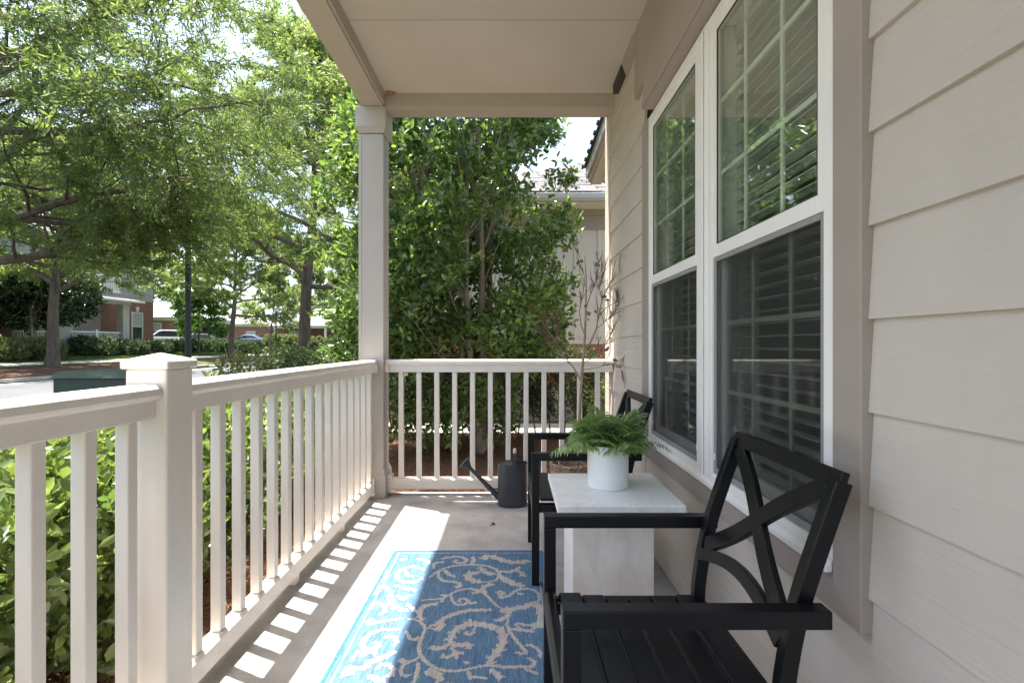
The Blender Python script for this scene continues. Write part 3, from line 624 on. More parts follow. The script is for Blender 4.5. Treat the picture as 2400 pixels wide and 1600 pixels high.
# ================================================================== FURNITURE AND THINGS ON THE PORCH
def make_chair(loc, label):
    """facing -x; origin at the middle of the seat's footprint on the floor"""
    T = thing('patio_chair', loc, label, 'chair', 'black metal patio chairs')
    ox, oy, _ = loc; HW = .288                     # half width to outer face of legs
    s = .036
    def B(mb, name, par=T, bev=.0025): return mb.build(name, M_BLACK, par, bev)
    fx = ox - .272                                  # front face of the front legs
    for sgn in (-1, 1):
        yc = oy + sgn * (HW - s / 2)
        B(MB().box(fx, fx + s, yc - s / 2, yc + s / 2, 0, .598), 'front_leg')
        B(MB().box(fx, fx + .522, yc - s / 2 - .001, yc + s / 2 + .001, .5985, .634), 'armrest')
        # back post: sabre leg, sweeping up into the raked back
        pts = [(ox + .235, .0), (ox + .205, .13), (ox + .188, .27), (ox + .182, .40), (ox + .192, .50), (ox + .217, .62), (ox + .252, .73), (ox + .302, .872)]
        sm = []
        for i in range(len(pts) - 1):
            p0, p1, p2, p3 = pts[max(i - 1, 0)], pts[i], pts[i + 1], pts[min(i + 2, len(pts) - 1)]
            for k in range(3):
                t = k / 3; sm.append(tuple(.5 * ((2 * p1[j]) + (-p0[j] + p2[j]) * t + (2 * p0[j] - 5 * p1[j] + 4 * p2[j] - p3[j]) * t * t + (-p0[j] + 3 * p1[j] - 3 * p2[j] + p3[j]) * t ** 3) for j in (0, 1)))
        sm.append(pts[-1]); ys = yc - sgn * (s + .002)
        if True:
            B(MB().bar([(x, ys, max(z, 0.0)) for x, z in sm], .030, .034, (0, 1, 0)), 'back_leg')
        MB().tube([(ox + .217, yc, .616), (ox + .217, ys, .616)], .006, 8).build('bolt', M_BLACK, T)
        B(MB().box(fx + s, ox + .17, yc - .011, yc + .011, .352, .384), 'side_rail')
    inner = HW - s - .002 - .030
    # seat: six slats across, gently dished
    xs0, pitch = ox - .228, .0695
    for k in range(6):
        x = xs0 + k * pitch; zt = .412 - .012 * math.sin(math.pi * (k + .5) / 6) - .006 * k / 5
        prof = [(x, zt - .014), (x + .0655, zt - .014), (x + .0655, zt - .004), (x + .0615, zt), (x + .004, zt), (x, zt - .004)]
        B(MB().prism(prof, 1, oy - HW + s + .006, oy + HW - s - .006), 'seat_slat', bev=0)
    B(MB().prism([(fx + .0, .352), (fx + .020, .352), (fx + .034, .400), (fx + .028, .416), (fx + .010, .416), (fx + .0, .404)], 1, oy - HW + s + .001, oy + HW - s - .001), 'front_rail', bev=.003)
    B(MB().box(ox + .176, ox + .200, oy - inner - .0, oy + inner, .372, .400), 'rear_rail')
    for sgn in (-1, 1):
        y = oy + sgn * (HW - s - .016); B(MB().box(fx + .036, ox + .176, y - .010, y + .010, .352, .3835), 'seat_bearer')
    # back: plate of a top rail, an X of curved straps and an arched lower rail
    def bp(sv, z): return (ox + .217 + (z - .62) * (.085 / .252) + (.0 if z > .62 else .02 * (z - .62)), oy + sv * inner, z)
    def strap(path, wd, name):
        pts = [Vector(bp(*p)) for p in path]; mb = MB(); m = len(pts); nrm = Vector((-.95, 0, .32)).normalized(); vs = []
        for i, p in enumerate(pts):
            d = (pts[min(i + 1, m - 1)] - pts[max(i - 1, 0)]).normalized(); sd = d.cross(nrm).normalized()
            for a, c in ((-1, -1), (1, -1), (1, 1), (-1, 1)): vs.append(p + sd * a * wd / 2 + nrm * c * .0085)
        fs = [(i * 4 + k, i * 4 + (k + 1) % 4, i * 4 + 4 + (k + 1) % 4, i * 4 + 4 + k) for i in range(m - 1) for k in range(4)]
        mb.add(vs, fs + [(3, 2, 1, 0), tuple(range(m * 4 - 4, m * 4))]); B(mb, name, bev=.002)
    strap([(-1 - .10, .872), (0, .872), (1 + .10, .872)], .040, 'top_rail')
    n = 16
    def S(i, sg):
        t = i / n * 2 - 1                        # -1 top .. 1 bottom
        sv = sg * (math.copysign(abs(t) ** 1.0, t)) * .93 - sg * .055 * math.sin(math.pi * t) ; z = .853 - (.853 - .568) * (i / n)
        return (sv, z)
    strap([S(i, 1) for i in range(n + 1)], .044, 'back_strap')
    st = [S(i, -1) for i in range(n + 1)]; strap([(a, b + .0) for a, b in st], .0435, 'back_strap')
    strap([(-1 + 2 * i / n, .535 + .045 * math.sin(math.pi * i / n)) for i in range(n + 1)], .034, 'lower_back_rail')
    return T
CH1 = make_chair((.372, 1.262, 0), 'black metal chair beside the marble table, clear of the house corner')
CH1['label'] = 'black metal cross back patio chair with empty seat facing wide siding edge'
def copy_tree(o, parent=None):
    c = o.copy(); COL.objects.link(c); c.parent = parent
    for ch in list(o.children): copy_tree(ch, c)
    return c
CH2 = copy_tree(CH1); CH2.location = (.372, 2.676, 0)
CH1['label'] = 'black cross back patio chair whose slatted seat stands clear of the table'
CH2['label'] = 'black cross back patio chair half hidden behind fern and marble table'
# ------------------------------------------------------------------ marble side table
T = thing('side_table', (.39, 2.01, 0), 'white marble side table on a square slab pedestal', 'table')
MB().box(.165, .622, 1.782, 2.238, .552, .580).build('table_top', M_MTOP, T, 0.004)
MB().box(.228, .528, 1.858, 1.878, 0, .5515).build('pedestal_slab', M_MPED, T, 0.002)
MB().box(.228, .528, 2.142, 2.162, 0, .5515).build('pedestal_slab', M_MPED, T, 0.002)
MB().box(.228, .248, 1.8785, 2.1415, 0, .5515).build('pedestal_slab', M_MTOP, T, 0.002)  # left slab takes the whiter marble, its lit brightness put into the colour
MB().box(.508, .528, 1.8785, 2.1415, 0, .5515).build('pedestal_slab', M_MPED, T, 0.002)
# ------------------------------------------------------------------ pot and fern
pc = Vector((.392, 2.036, .5802)); r = .0815
mb = MB().lathe([(r - .004, 0), (r, .004), (r, .166), (r - .002, .170), (r - .006, .170), (r - .008, .166), (r - .008, .135), (.002, .135)], pc, 56)
PT = mb.build('flower_pot', M_POT, smooth=True); tag(PT, 'plain white cylindrical pot on the marble table', 'pot')
FN = thing('fern', pc + Vector((0, 0, .136)), 'bushy green fern growing in the white pot', 'fern')
rnd = random.Random(5)
def frond(az, el, ln, sag, tw, w0):
    p = pc + Vector((math.cos(az) * .035 * rnd.random(), math.sin(az) * .035 * rnd.random(), .135)); n = 16; pts = [p]; e = el
    for i in range(n):
        e -= sag / n * (0.5 + 1.2 * i / n); d = Vector((math.cos(az) * math.cos(e), math.sin(az) * math.cos(e), math.sin(e))); p = p + d * ln / n
        if p.z < pc.z + .02 and (p.xy - pc.xy).length < .30: p.z = pc.z + .02
        pts.append(p)
    mb = MB(); mb.tube(pts, [.0022 * (1 - .7 * i / n) for i in range(n + 1)], 4, False)
    side0 = Vector((-math.sin(az), math.cos(az), 0))
    for i in range(3, n + 1):
        for half in (0,):
            t = min((i + half) / n, 1.0); q, d = at_poly(pts, min(t, .999)); up = side0.cross(d).normalized()
            L = w0 * (math.sin(math.pi * min(1, .12 + .88 * t)) ** .6 + .10) * rnd.uniform(.85, 1.1)
            for sg in (-1, 1):
                s = (side0 * sg * .92 + d * .48 + up * (tw + rnd.uniform(-.15, .15)) - Vector((0, 0, .12))).normalized(); b = s.cross(up).normalized(); wd = L * .125
                m1, m2 = q + s * L * .35 + up * .003, q + s * L * .72 - Vector((0, 0, L * .06)); tip = q + s * L - Vector((0, 0, L * .22))
                k = len(mb.v); mb.add([q, m1 + b * wd, m1, m1 - b * wd, m2 + b * wd * .7, m2, m2 - b * wd * .7, tip], [(0, 2, 1), (0, 3, 2), (1, 2, 5, 4), (2, 3, 6, 5), (4, 5, 7), (5, 6, 7)])
    me = bpy.data.meshes.new('frond'); off = root_loc(FN); me.from_pydata([tuple(Vector(v) - off) for v in mb.v], [], mb.f); me.materials.append(LF_FERN)
    o = bpy.data.objects.new('frond', me); COL.objects.link(o); o.parent = FN
for i in range(44):
    az = i * 2.399 + rnd.uniform(-.25, .25); f = i / 44
    if math.cos(az) > .55 and f < .5: ln_s = .86
    else: ln_s = 1.0
    frond(az, math.radians(46 + 41 * f + rnd.uniform(-8, 8)), ln_s * rnd.uniform(.155, .205) * (1.0 + .06 * f), math.radians(rnd.uniform(50, 85)) * (1 - .45 * f), rnd.uniform(-.1, .35), rnd.uniform(.066, .092))
frond(math.radians(192), math.radians(34), .25, math.radians(75), .1, .062); frond(math.radians(-8), math.radians(38), .26, math.radians(80), .1, .05)
# ------------------------------------------------------------------ watering can
wc = Vector((.012, 3.625, 0)); WCAN = thing('watering_can', wc, 'dark grey metal watering can with long spout on the floor', 'watering can')
hx, hy = .106, .082
prof = [(.95, 0), (.985, .004), (1, .012), (1, .292), (1.012, .296), (1.012, .303), (.985, .303), (.98, .296), (.975, .02), (.01, .018)]
mb = MB(); n = 48
vs = [(wc.x + hx * s_ * math.copysign(abs(math.cos(a)) ** .8, math.cos(a)), wc.y + hy * s_ * math.copysign(abs(math.sin(a)) ** .8, math.sin(a)), z) for s_, z in prof for a in [2 * math.pi * k / n for k in range(n)]]
mb.add(vs, [(i * n + k, i * n + (k + 1) % n, (i + 1) * n + (k + 1) % n, (i + 1) * n + k) for i in range(len(prof) - 1) for k in range(n)] + [tuple(range(n))[::-1], tuple(range((len(prof) - 1) * n, len(prof) * n))])
mb.build('body', M_CAN, WCAN, smooth=True)
half = MB(); K = 14
ring = [(wc.x + hx * .97 * math.copysign(abs(math.cos(a)) ** .8, math.cos(a)), wc.y + hy * .97 * math.copysign(abs(math.sin(a)) ** .8, math.sin(a))) for a in [math.pi / 2 + math.pi * k / K for k in range(K + 1)]]
half.add([(x, y, .296) for x, y in ring] + [(x, y, .2985) for x, y in ring], [tuple(range(K + 1))[::-1], tuple(range(K + 1, 2 * K + 2))] + [(i, i + 1, K + 2 + i, K + 1 + i) for i in range(K)]); half.build('half_cover', M_CAN, WCAN)
sp0, sp1 = Vector((wc.x - .095, wc.y, .050)), Vector((wc.x - .300, wc.y - .01, .262))
MB().tube([sp0, sp0.lerp(sp1, .45), sp0.lerp(sp1, .72), sp1], [.022, .017, .0135, .0125], 20).build('spout', M_CAN, WCAN, smooth=True)
MB().tube([sp0.lerp(sp1, .70), sp0.lerp(sp1, .735)], [.0155, .0155], 20).build('spout_collar', M_CAN, WCAN, smooth=True)
d = (sp1 - sp0).normalized(); MB().tube([sp1 - d * .012, sp1 + d * .01, sp1 + d * .068, sp1 + d * .0685, sp1 + d * .060], [.0135, .0145, .050, .051, .045], 28).build('rose', M_CAN, WCAN, smooth=True)
MB().box(wc.x - .152, wc.x - .098, wc.y - .008, wc.y + .008, .112, .117).build('spout_brace', M_CAN, WCAN, 0.001)
hd = WCAN
for sg in (-1, 1):
    y = wc.y + sg * (hy + .003)
    MB().bar([(wc.x + .012, y, .235), (wc.x + .012, y, .310), (wc.x + .016, y * 1 + -sg * .006, .385)], .022, .003, (1, 0, 0)).build('handle_strap', M_CAN, WCAN, 0.0008)
    rv = MB()
    for z in (.248, .264): rv.tube([(wc.x + .012, y + sg * .001, z), (wc.x + .012, y + sg * .004, z)], .003, 8)
    rv.build('rivet', M_SCREW, WCAN)
MB().tube([(wc.x + .016, wc.y - hy * .96, .380), (wc.x + .016, wc.y - hy * .5, .383), (wc.x + .016, wc.y + hy * .5, .383), (wc.x + .016, wc.y + hy * .96, .380)], [.011, .0125, .0125, .011], 16).build('grip', M_WOODGRIP, WCAN, smooth=True)
MB().tube([(wc.x + .016, wc.y - hy - .004, .380), (wc.x + .016, wc.y - hy + .004, .380)], .005, 10).build('grip_bolt', M_SCREW, WCAN)
# ------------------------------------------------------------------ wicker basket and dry sapling
bc = Vector((.425, 3.56, 0)); BK = thing('wicker_basket', bc, 'round wicker basket planter in front of the end railing', 'basket')
rows = MB()
for j in range(20):
    z = .010 + j * .0148; rr = .110 + .030 * (j / 19); pts = []
    for k in range(49):
        a = 2 * math.pi * k / 48; q = rr + .004 * (1 if (k + j) % 2 else -1); pts.append((bc.x + q * math.cos(a), bc.y + q * math.sin(a), z))
    rows.tube(pts, .0072, 5, False)
rows.build('weave', M_WICKER, BK, smooth=True)
st = MB()
for k in range(24):
    a = 2 * math.pi * k / 24; st.tube([(bc.x + .110 * math.cos(a), bc.y + .110 * math.sin(a), .002), (bc.x + .140 * math.cos(a), bc.y + .140 * math.sin(a), .312)], .004, 5)
st.build('stakes', M_WICKER, BK)
rim = MB()
for ph in (0, 1): rim.tube([(bc.x + (.142 + .006 * math.cos(k * 1.3 + ph * 3.1)) * math.cos(2 * math.pi * k / 60), bc.y + (.142 + .006 * math.cos(k * 1.3 + ph * 3.1)) * math.sin(2 * math.pi * k / 60), .312 + .007 * math.sin(k * 1.3 + ph * 3.1)) for k in range(61)], .0075, 6, False)
rim.build('rim', M_WICKER, BK, smooth=True)
for a0 in (math.radians(35), math.radians(215)):
    hp = []
    for k in range(13):
        t = k / 12; a = a0 - .38 + .76 * t; hp.append((bc.x + .146 * math.cos(a), bc.y + .146 * math.sin(a), .305 + .085 * math.sin(math.pi * t)))
    MB().tube(hp, .008, 7).build('handle', M_WICKER, BK, smooth=True)
MB().lathe([(.109, 0), (.112, .26), (.002, .27)], bc + Vector((0, 0, .004)), 24).build('soil', M_SOIL, BK)
SP = thing('dry_sapling', bc + Vector((.0, 0, .27)), 'leafless dried sapling with many thin twigs in the wicker basket', 'sapling')
rnd = random.Random(21); tp = []
tr = [pix(1352, 1085, Y=3.56), pix(1357, 1000, Y=3.55), pix(1362, 900, Y=3.55), pix(1366, 850, Y=3.55), pix(1371, 790, Y=3.55), pix(1373, 720, Y=3.54), pix(1374, 650, Y=3.54), pix(1370, 600, Y=3.54)]
tr[0] = Vector((tr[0].x, tr[0].y, .262))
MB().tube(tr, [.0125, .011, .0105, .010, .009, .0065, .004, .002], 10).build('trunk', M_TWIG, SP, smooth=True)
sub = [([(1362, 893), (1345, 862), (1325, 838), (1302, 800), (1282, 770), (1262, 742)], .0062), ([(1369, 825), (1385, 800), (1398, 770), (1403, 740), (1412, 700), (1428, 668), (1450, 640), (1470, 612)], .0072),
       ([(1372, 790), (1362, 762), (1358, 730), (1366, 690), (1370, 650), (1362, 610), (1352, 590)], .005), ([(1366, 852), (1390, 838), (1412, 818), (1428, 790), (1440, 765)], .004),
       ([(1403, 740), (1420, 722), (1440, 710), (1462, 702), (1480, 690)], .0035), ([(1374, 720), (1384, 690), (1396, 660), (1402, 630), (1405, 612)], .004), ([(1398, 770), (1420, 752), (1440, 735), (1458, 700)], .003),
       ([(1368, 866), (1398, 862), (1425, 852), (1452, 862), (1464, 876)], .003), ([(1325, 838), (1300, 826), (1280, 790), (1266, 780)], .0028), ([(1302, 800), (1310, 770), (1300, 740)], .0025), ([(1412, 700), (1404, 676), (1412, 650), (1408, 630)], .003)]
tw = MB()
for pp, r0 in sub:
    dy = rnd.uniform(-.12, .10); m = len(pp); pts = [pix(u, v, Y=3.55 + dy * i / (m - 1)) for i, (u, v) in enumerate(pp)]
    MB().tube(pts, [r0 * (1 - .8 * i / (m - 1)) for i in range(m)], 7).build('branch', M_TWIG, SP, smooth=True)
    for k in range(14):
        q, d = at_poly(pts, rnd.uniform(.25, .98)); dd = d + Vector((rnd.gauss(0, .45), rnd.gauss(0, .4), rnd.gauss(.35, .4)))
        ln = rnd.uniform(.05, .17); pl = polyline(q, dd, ln, 4, .15, .03, rnd); pl = [Vector((min(p.x, XW - .02), p.y, p.z)) for p in pl]
        tw.tube(pl, [.0026, .0022, .0019, .0015, .001], 4, False)
        for b in range(3):
            q2, d2 = at_poly(pl, rnd.uniform(.3, .95)); tw.tube([q2, q2 + (d2 + Vector((rnd.gauss(0, .5), rnd.gauss(0, .5), .3))) * rnd.uniform(.008, .03)], [.0014, .0006], 3, False)
tag(tw.build('twigs', M_TWIGD, SP), kind='stuff')
for u, v in ((1378, 716), (1392, 728), (1384, 738), (1416, 702), (1412, 722), (1422, 696), (1368, 612), (1394, 616), (1380, 754), (1428, 812), (1374, 730), (1434, 842)):
    q = pix(u, v, Y=3.52 + rnd.uniform(-.06, .05)); a = rnd.uniform(0, 6.3); mb = MB(); rr = rnd.uniform(.016, .026); ax = Vector((math.cos(a), rnd.uniform(-.3, .3), math.sin(a) * .4)).normalized(); bx = ax.cross(Vector((rnd.gauss(0, 1), rnd.gauss(0, 1), rnd.gauss(0, 1)))).normalized(); nx = ax.cross(bx)
    ring = [q + ax * rr * (1 + math.cos(t) * 1) * .9 + bx * rr * math.sin(t) * .75 + nx * .004 * math.cos(2 * t) for t in [2 * math.pi * k / 10 for k in range(10)]]
    mb.add([q + ax * rr] + ring, [(0, 1 + k, 1 + (k + 1) % 10) for k in range(10)]); mb.build('leaf', LF_SAGE, SP)
# ------------------------------------------------------------------ rug
RX0, RX1, RY0, RY1 = -.642, .172, 1.25, 2.795
RG = thing('rug', (-.235, 2.0, 0), 'blue outdoor rug woven with pale scrolling vines', 'rug')
mb = MB(); nx, ny = 12, 24
gv = [(RX0 + (RX1 - RX0) * i / nx, RY0 + (RY1 - RY0) * j / ny, .0075 + .0008 * math.sin(i * 1.1 + j * .7)) for j in range(ny + 1) for i in range(nx + 1)]
mb.box(RX0, RX1, RY0, RY1, 0.0005, .0085); mb.build('field', M_RUG, RG, 0.002)
edge = mat('rug_edge_yarn', (0.055, 0.15, 0.30), 0.9, 0.1, noise=(80, 0.3))
mb = MB(); mb.box(RX0 - .004, RX0 + .010, RY0, RY1, .0004, .0105); mb.build('binding', edge, RG, 0.003)
mb = MB(); mb.box(RX1 - .010, RX1 + .004, RY0, RY1, .0004, .0105); mb.build('binding', edge, RG, 0.003)
mb = MB(); mb.box(RX0 + .0102, RX1 - .0102, RY1 - .009, RY1 + .004, .0004, .0105); mb.build('binding', edge, RG, 0.003)
ln = MB(); q = .030
ln.box(RX0 + q, RX0 + q + .005, RY0, RY1 - q, .0085, .0094); ln.box(RX1 - q - .005, RX1 - q, RY0, RY1 - q, .0085, .0094); ln.box(RX0 + q + .0051, RX1 - q - .0051, RY1 - q - .005, RY1 - q, .0085, .0094)
ln.build('border_line', M_RUGC, RG)
STROKES = [  # centre lines seen in the photograph (pixels of a 3.92x enlargement of its lower middle), half width
 ("1200,400 1290,340 1400,300 1550,285 1700,290 1800,320 1840,360 1830,410 1760,440 1680,445", 10), ("1680,445 1600,430 1555,390 1580,360 1660,360", 22), ("1660,300 1700,340 1760,370 1805,360", 18),
 ("1290,340 1285,390 1330,430 1420,440 1480,460 1470,490 1430,480", 12), ("1340,330 1380,370 1440,395", 14), ("1300,230 1380,215 1480,210 1540,240 1500,270 1440,260 1450,235", 12), ("1340,260 1250,270 1240,320", 12),
 ("1580,280 1610,240 1590,210", 12), ("1720,240 1700,215 1760,205 1840,230 1950,260 2060,260 2110,240", 22), ("1840,340 1930,350 2000,330 2030,300", 14), ("2000,330 2060,370 2050,390", 14), ("1840,380 1900,420 1980,460 2080,480", 24),
 ("1120,610 1250,600 1330,590 1400,550 1470,520 1560,505 1650,520 1720,560 1780,620 1820,660 1900,700", 10), ("1400,550 1410,610 1460,650 1530,645 1560,615 1520,595 1470,610 1490,635", 11), ("1560,640 1640,630", 14),
 ("1620,510 1640,540 1590,545", 12), ("1300,560 1390,570", 12), ("1330,590 1310,630", 10), ("1720,550 1690,500 1740,470 1800,460", 16), ("1840,560 1830,530 1880,540 1850,585 1930,570 2000,520 2100,505 2180,530 2210,590 2190,640", 12),
 ("2010,540 2060,560", 12), ("1840,710 1950,690 2080,670 2170,640 2225,720 2225,830 2170,850 2130,825", 24), ("1950,700 1900,770 1800,800", 16), ("1780,700 1690,700 1560,705 1450,730 1350,770 1280,820 1240,850", 18), ("1310,790 1310,850 1240,885", 20),
 ("1240,830 1180,870", 9), ("1000,780 1080,790 1140,830 1160,880 1120,980 1105,1060 1130,1130 1190,1190 1280,1240 1400,1260 1520,1250 1640,1220 1740,1200", 12), ("1140,800 1110,740 1140,670 1220,650 1280,640", 17),
 ("1740,1200 1790,1120 1850,1050 1880,960 1850,880 1760,850 1660,830 1560,830 1460,870 1400,940 1390,1010", 26), ("1390,1010 1310,1050 1230,1050 1230,1025", 18), ("1400,1020 1490,1020 1560,1020 1570,1060", 20),
 ("1400,1040 1430,1090 1380,1130 1320,1130 1340,1100", 12), ("1430,1090 1520,1100", 14), ("1450,1090 1450,1150", 12), ("1590,840 1570,780", 12), ("1620,860 1590,920 1540,920 1550,890", 12),
 ("1930,750 1915,830 1940,900 2000,980 2060,1050 2090,1090 2040,1100 1990,1085", 12), ("2080,1020 2150,1030 2215,1080 2220,1140", 12), ("1950,870 2010,880 2100,890 2170,900", 14), ("2040,870 1990,830 2060,830 2080,850", 10),
 ("1640,1220 1780,1210 1900,1225 2040,1220 2140,1220 2160,1170 2100,1140", 14), ("1760,1240 1830,1300 1860,1330", 20), ("2080,1240 2200,1290", 14), ("1550,1200 1540,1170", 14), ("1120,1130 1040,1170 960,1210 940,1280 990,1310 1020,1290", 12),
 ("1100,1180 1090,1270 1060,1372", 14), ("1160,1290 1230,1270 1320,1350", 30), ("1560,1260 1580,1340", 14), ("1580,1310 1740,1330", 12), ("960,780 860,790 700,820 650,830 640,800 690,785", 14), ("940,880 780,880 660,920 590,990 600,1050 680,1060 740,1020 700,990", 16),
 ("900,1080 760,1140 640,1190 590,1260", 22), ("880,700 850,620 840,520", 20), ("1160,340 1060,300 940,330 900,390 960,440 1080,440 1140,400", 14), ("1000,230 930,240", 16), ("990,890 1020,960 1080,970 1100,940", 12), ("930,1150 975,1185", 20), ("450,1300 520,1240 470,1230", 20), ("900,560 960,600 1020,560", 14),
 ("700,560 760,480 840,520", 16), ("640,700 700,640 780,660 790,720 730,740", 14), ("860,640 940,700 1000,700", 16), ("780,960 850,940 900,980 870,1040", 14), ("560,1130 640,1080 720,1110", 18), ("700,1250 780,1200 860,1230 850,1300 780,1310", 16), ("880,470 980,500 1080,520", 16), ("480,1180 520,1110 560,1080", 12), ("640,1300 720,1340 800,1350", 20), ("1000,640 1060,700 1100,720", 14), ("980,330 1000,380 1060,390", 12), ("1080,230 1160,240 1200,280", 14), ("820,330 800,400 760,440", 14), ("380,1330 430,1260 440,1220", 12)]
sc = MB(); rnd = random.Random(3); lay = 0
def stroke(P, hw, z):
    pts = [Vector((p.x, p.y, 0)) for p in P]; sm = []
    for i in range(len(pts) - 1):
        p0, p1, p2, p3 = pts[max(i - 1, 0)], pts[i], pts[i + 1], pts[min(i + 2, len(pts) - 1)]
        for k in range(8):
            t = k / 8; sm.append(.5 * ((2 * p1) + (-p0 + p2) * t + (2 * p0 - 5 * p1 + 4 * p2 - p3) * t * t + (-p0 + 3 * p1 - 3 * p2 + p3) * t ** 3))
    sm.append(pts[-1]); n = len(sm); vs = []; fat = hw > .0065
    for i, p in enumerate(sm):
        d = (sm[min(i + 1, n - 1)] - sm[max(i - 1, 0)]).normalized(); s = Vector((-d.y, d.x, 0)); t = i / (n - 1)
        wv = hw * (math.sin(math.pi * (.10 + .82 * t)) ** .55 if fat else (1 - .35 * t))
        ja = 1 + (.34 * ((i % 4) / 3 - .5) if fat else .12 * ((i % 3) / 2 - .5)); jb = 1 + (.34 * (((i + 2) % 5) / 4 - .5) if fat else 0)
        for sg, j in ((1, ja), (-1, jb)):
            q = p + s * sg * wv * j; vs.append((min(max(q.x, RX0 + .012), RX1 - .012), min(max(q.y, RY0 + .004), RY1 - .012), z))
    sc.add(vs, [(2 * i, 2 * i + 1, 2 * i + 3, 2 * i + 2) for i in range(n - 1)])
    k = 0; i = 2; global lay
    while i < n - 2:                                   # side lobes: acanthus points along the leaf, small tendril buds on the vine
        p = sm[i]; d = (sm[i + 1] - sm[i - 1]).normalized(); s = Vector((-d.y, d.x, 0)) * (1 if k % 2 else -1)
        L_ = hw * (rnd.uniform(1.1, 1.7) if fat else rnd.uniform(1.4, 2.2)); q = p + s * hw * .55; t = (s * .75 + d * (.75 if fat else .5)).normalized(); nb = Vector((-t.y, t.x, 0))
        lay += 1; zz = .0089 + lay * .0000012; pts5 = [q - t * L_ * .25, q + t * L_ * .25 + nb * hw * .42, q + t * L_ * .7 + nb * hw * .25, q + t * L_ + d * hw * .35, q + t * L_ * .6 - nb * hw * .30, q + t * L_ * .2 - nb * hw * .42]
        sc.add([(min(max(a.x, RX0 + .012), RX1 - .012), min(max(a.y, RY0 + .004), RY1 - .012), zz) for a in pts5], [(0, 5, 4, 3, 2, 1)])
        i += 3 if fat else 9; k += 1
for s, hw in STROKES:
    pp = [tuple(map(float, q.split(','))) for q in s.split()]; P = [pix(700 + x / 3.92, 1250 + y / 3.92, Z=.009) for x, y in pp]
    y_mid = sum(p.y for p in P) / len(P); hwm = hw / 3.92 * y_mid / F * 1.48
    stroke(P, hwm, .0089 + lay * .0000012)
    lay += 1
    Q = [Vector((p.x, 2 * 1.73 - p.y, p.z)) for p in P]
    if max(q.y for q in Q) < 1.70 and min(q.y for q in Q) > RY0 + .03: stroke(Q, hwm, .0089 + lay * .0000012); lay += 1
sc.build('scroll_pattern', M_RUGC, RG)
# ------------------------------------------------------------------ bits of dry leaf blown onto the floor
def crumb(u, v, s, z=0.0):
    p = pix(u, v, Z=z); mb = MB(); r_ = random.Random(u); k = 6
    ring = [(p.x + s * r_.uniform(.5, 1.1) * math.cos(2 * math.pi * i / k), p.y + s * r_.uniform(.5, 1.2) * math.sin(2 * math.pi * i / k), z + r_.uniform(.0005, s * .7)) for i in range(k)]
    mb.add(ring + [(p.x, p.y, z + .0003)], [(i, (i + 1) % k, k) for i in range(k)])
    tag(mb.build('dry_leaf_bit', M_DRY), 'small dark crumb of dry leaf on the porch floor', 'leaf bit', 'dry leaf bits on the floor')
for u, v, s in ((1156, 1229, .016), (1150, 1231, .009), (1108, 1208, .005), (1092, 1173, .005), (1082, 1174, .004), (1172, 1278, .005), (1202, 1255, .003), (1048, 1168, .004), (1300, 1190, .005)): crumb(u, v, s)
crumb(1078, 1427, .004, .0095); crumb(1006, 1507, .004, .0095)
# ================================================================== PLANTS AROUND THE PORCH
# pine straw lying on the beds
def needles(name, n, x0, x1, y0, y1, seed, zbase=.014, ln=.16):
    r = np.random.default_rng(seed); P = np.stack([r.uniform(x0, x1, n), r.uniform(y0, y1, n)], 1)
    z = np.array([ground_z(x, y) for x, y in P]) + zbase + r.random(n) * .035
    a = r.uniform(0, 2 * math.pi, n); L = ln * r.uniform(.5, 1.2, n); e = r.normal(0, .12, n)
    D = np.stack([np.cos(a), np.sin(a), e], 1) * L[:, None] / 2; W = np.stack([-np.sin(a), np.cos(a), np.zeros(n)], 1) * .0016
    C_ = np.stack([P[:, 0], P[:, 1], z], 1); V = np.stack([C_ - D - W, C_ - D + W, C_ + D + W, C_ + D - W], 1)
    V[:, :, 2] = np.maximum(V[:, :, 2], (z - .02)[:, None])
    o = quads_obj(name, V, 4, M_NEEDLE); return tag(o, 'loose brown pine straw mulch spread over the planting beds', 'pine straw')
needles('pine_straw', 42000, -3.4, -1.17, .3, 7.5, 1)
o = needles('pine_straw', 34000, -1.16, 2.6, 3.97, 7.1, 2); o['label'] = 'brown pine straw under the evergreen beyond the end railing'
# hedge along the side railing: single shrubs
HG = 'leafy hedge shrubs along the side railing'
hs = [(-1.75, .55, .42, .42, .80), (-1.85, 1.25, .48, .45, .78), (-1.80, 1.95, .48, .48, .80), (-1.95, 2.75, .58, .52, .80), (-2.1, 3.55, .6, .55, .80), (-2.3, 4.4, .7, .6, .82)]
lb = ['lush bright green hedge shrub against the near railing section', 'lush green hedge shrub beside the capped railing post', 'leafy green hedge shrub seen through the side balusters past the post',
      'green hedge shrub over bare pine straw beyond the side railing', 'loose green hedge shrub set back from the side railing', 'far green hedge shrub toward the evergreen beyond the column']
for i, (x, y, rx, ry, zt) in enumerate(hs):
    zb = ground_z(x, y); c = (x, y, zb + .10 + (zt - zb - .1) / 2); rr = (rx, ry, (zt - zb - .1) / 2 + .02)
    stems = [([(x + random.uniform(-.1, .1), y + random.uniform(-.1, .1), zb - .03), (x + random.uniform(-.2, .2), y + random.uniform(-.2, .2), zb + .3), (x + random.uniform(-.3, .3), y + random.uniform(-.3, .3), zt - .15)], .011) for k in range(6)]
    bush('hedge_shrub', (x, y, zb), lb[i], 'shrub', HG, rbox(c, rr, 3.5), [c[k] - rr[k] for k in range(3)], [c[k] + rr[k] for k in range(3)], 850, 40 + i, .062, .030, LF_HEDGE, per=9, slen=.20, sc=6, gap=-.5, center=(x, y, zb + .2), stems=stems, twig_frac=.3, up=.6)
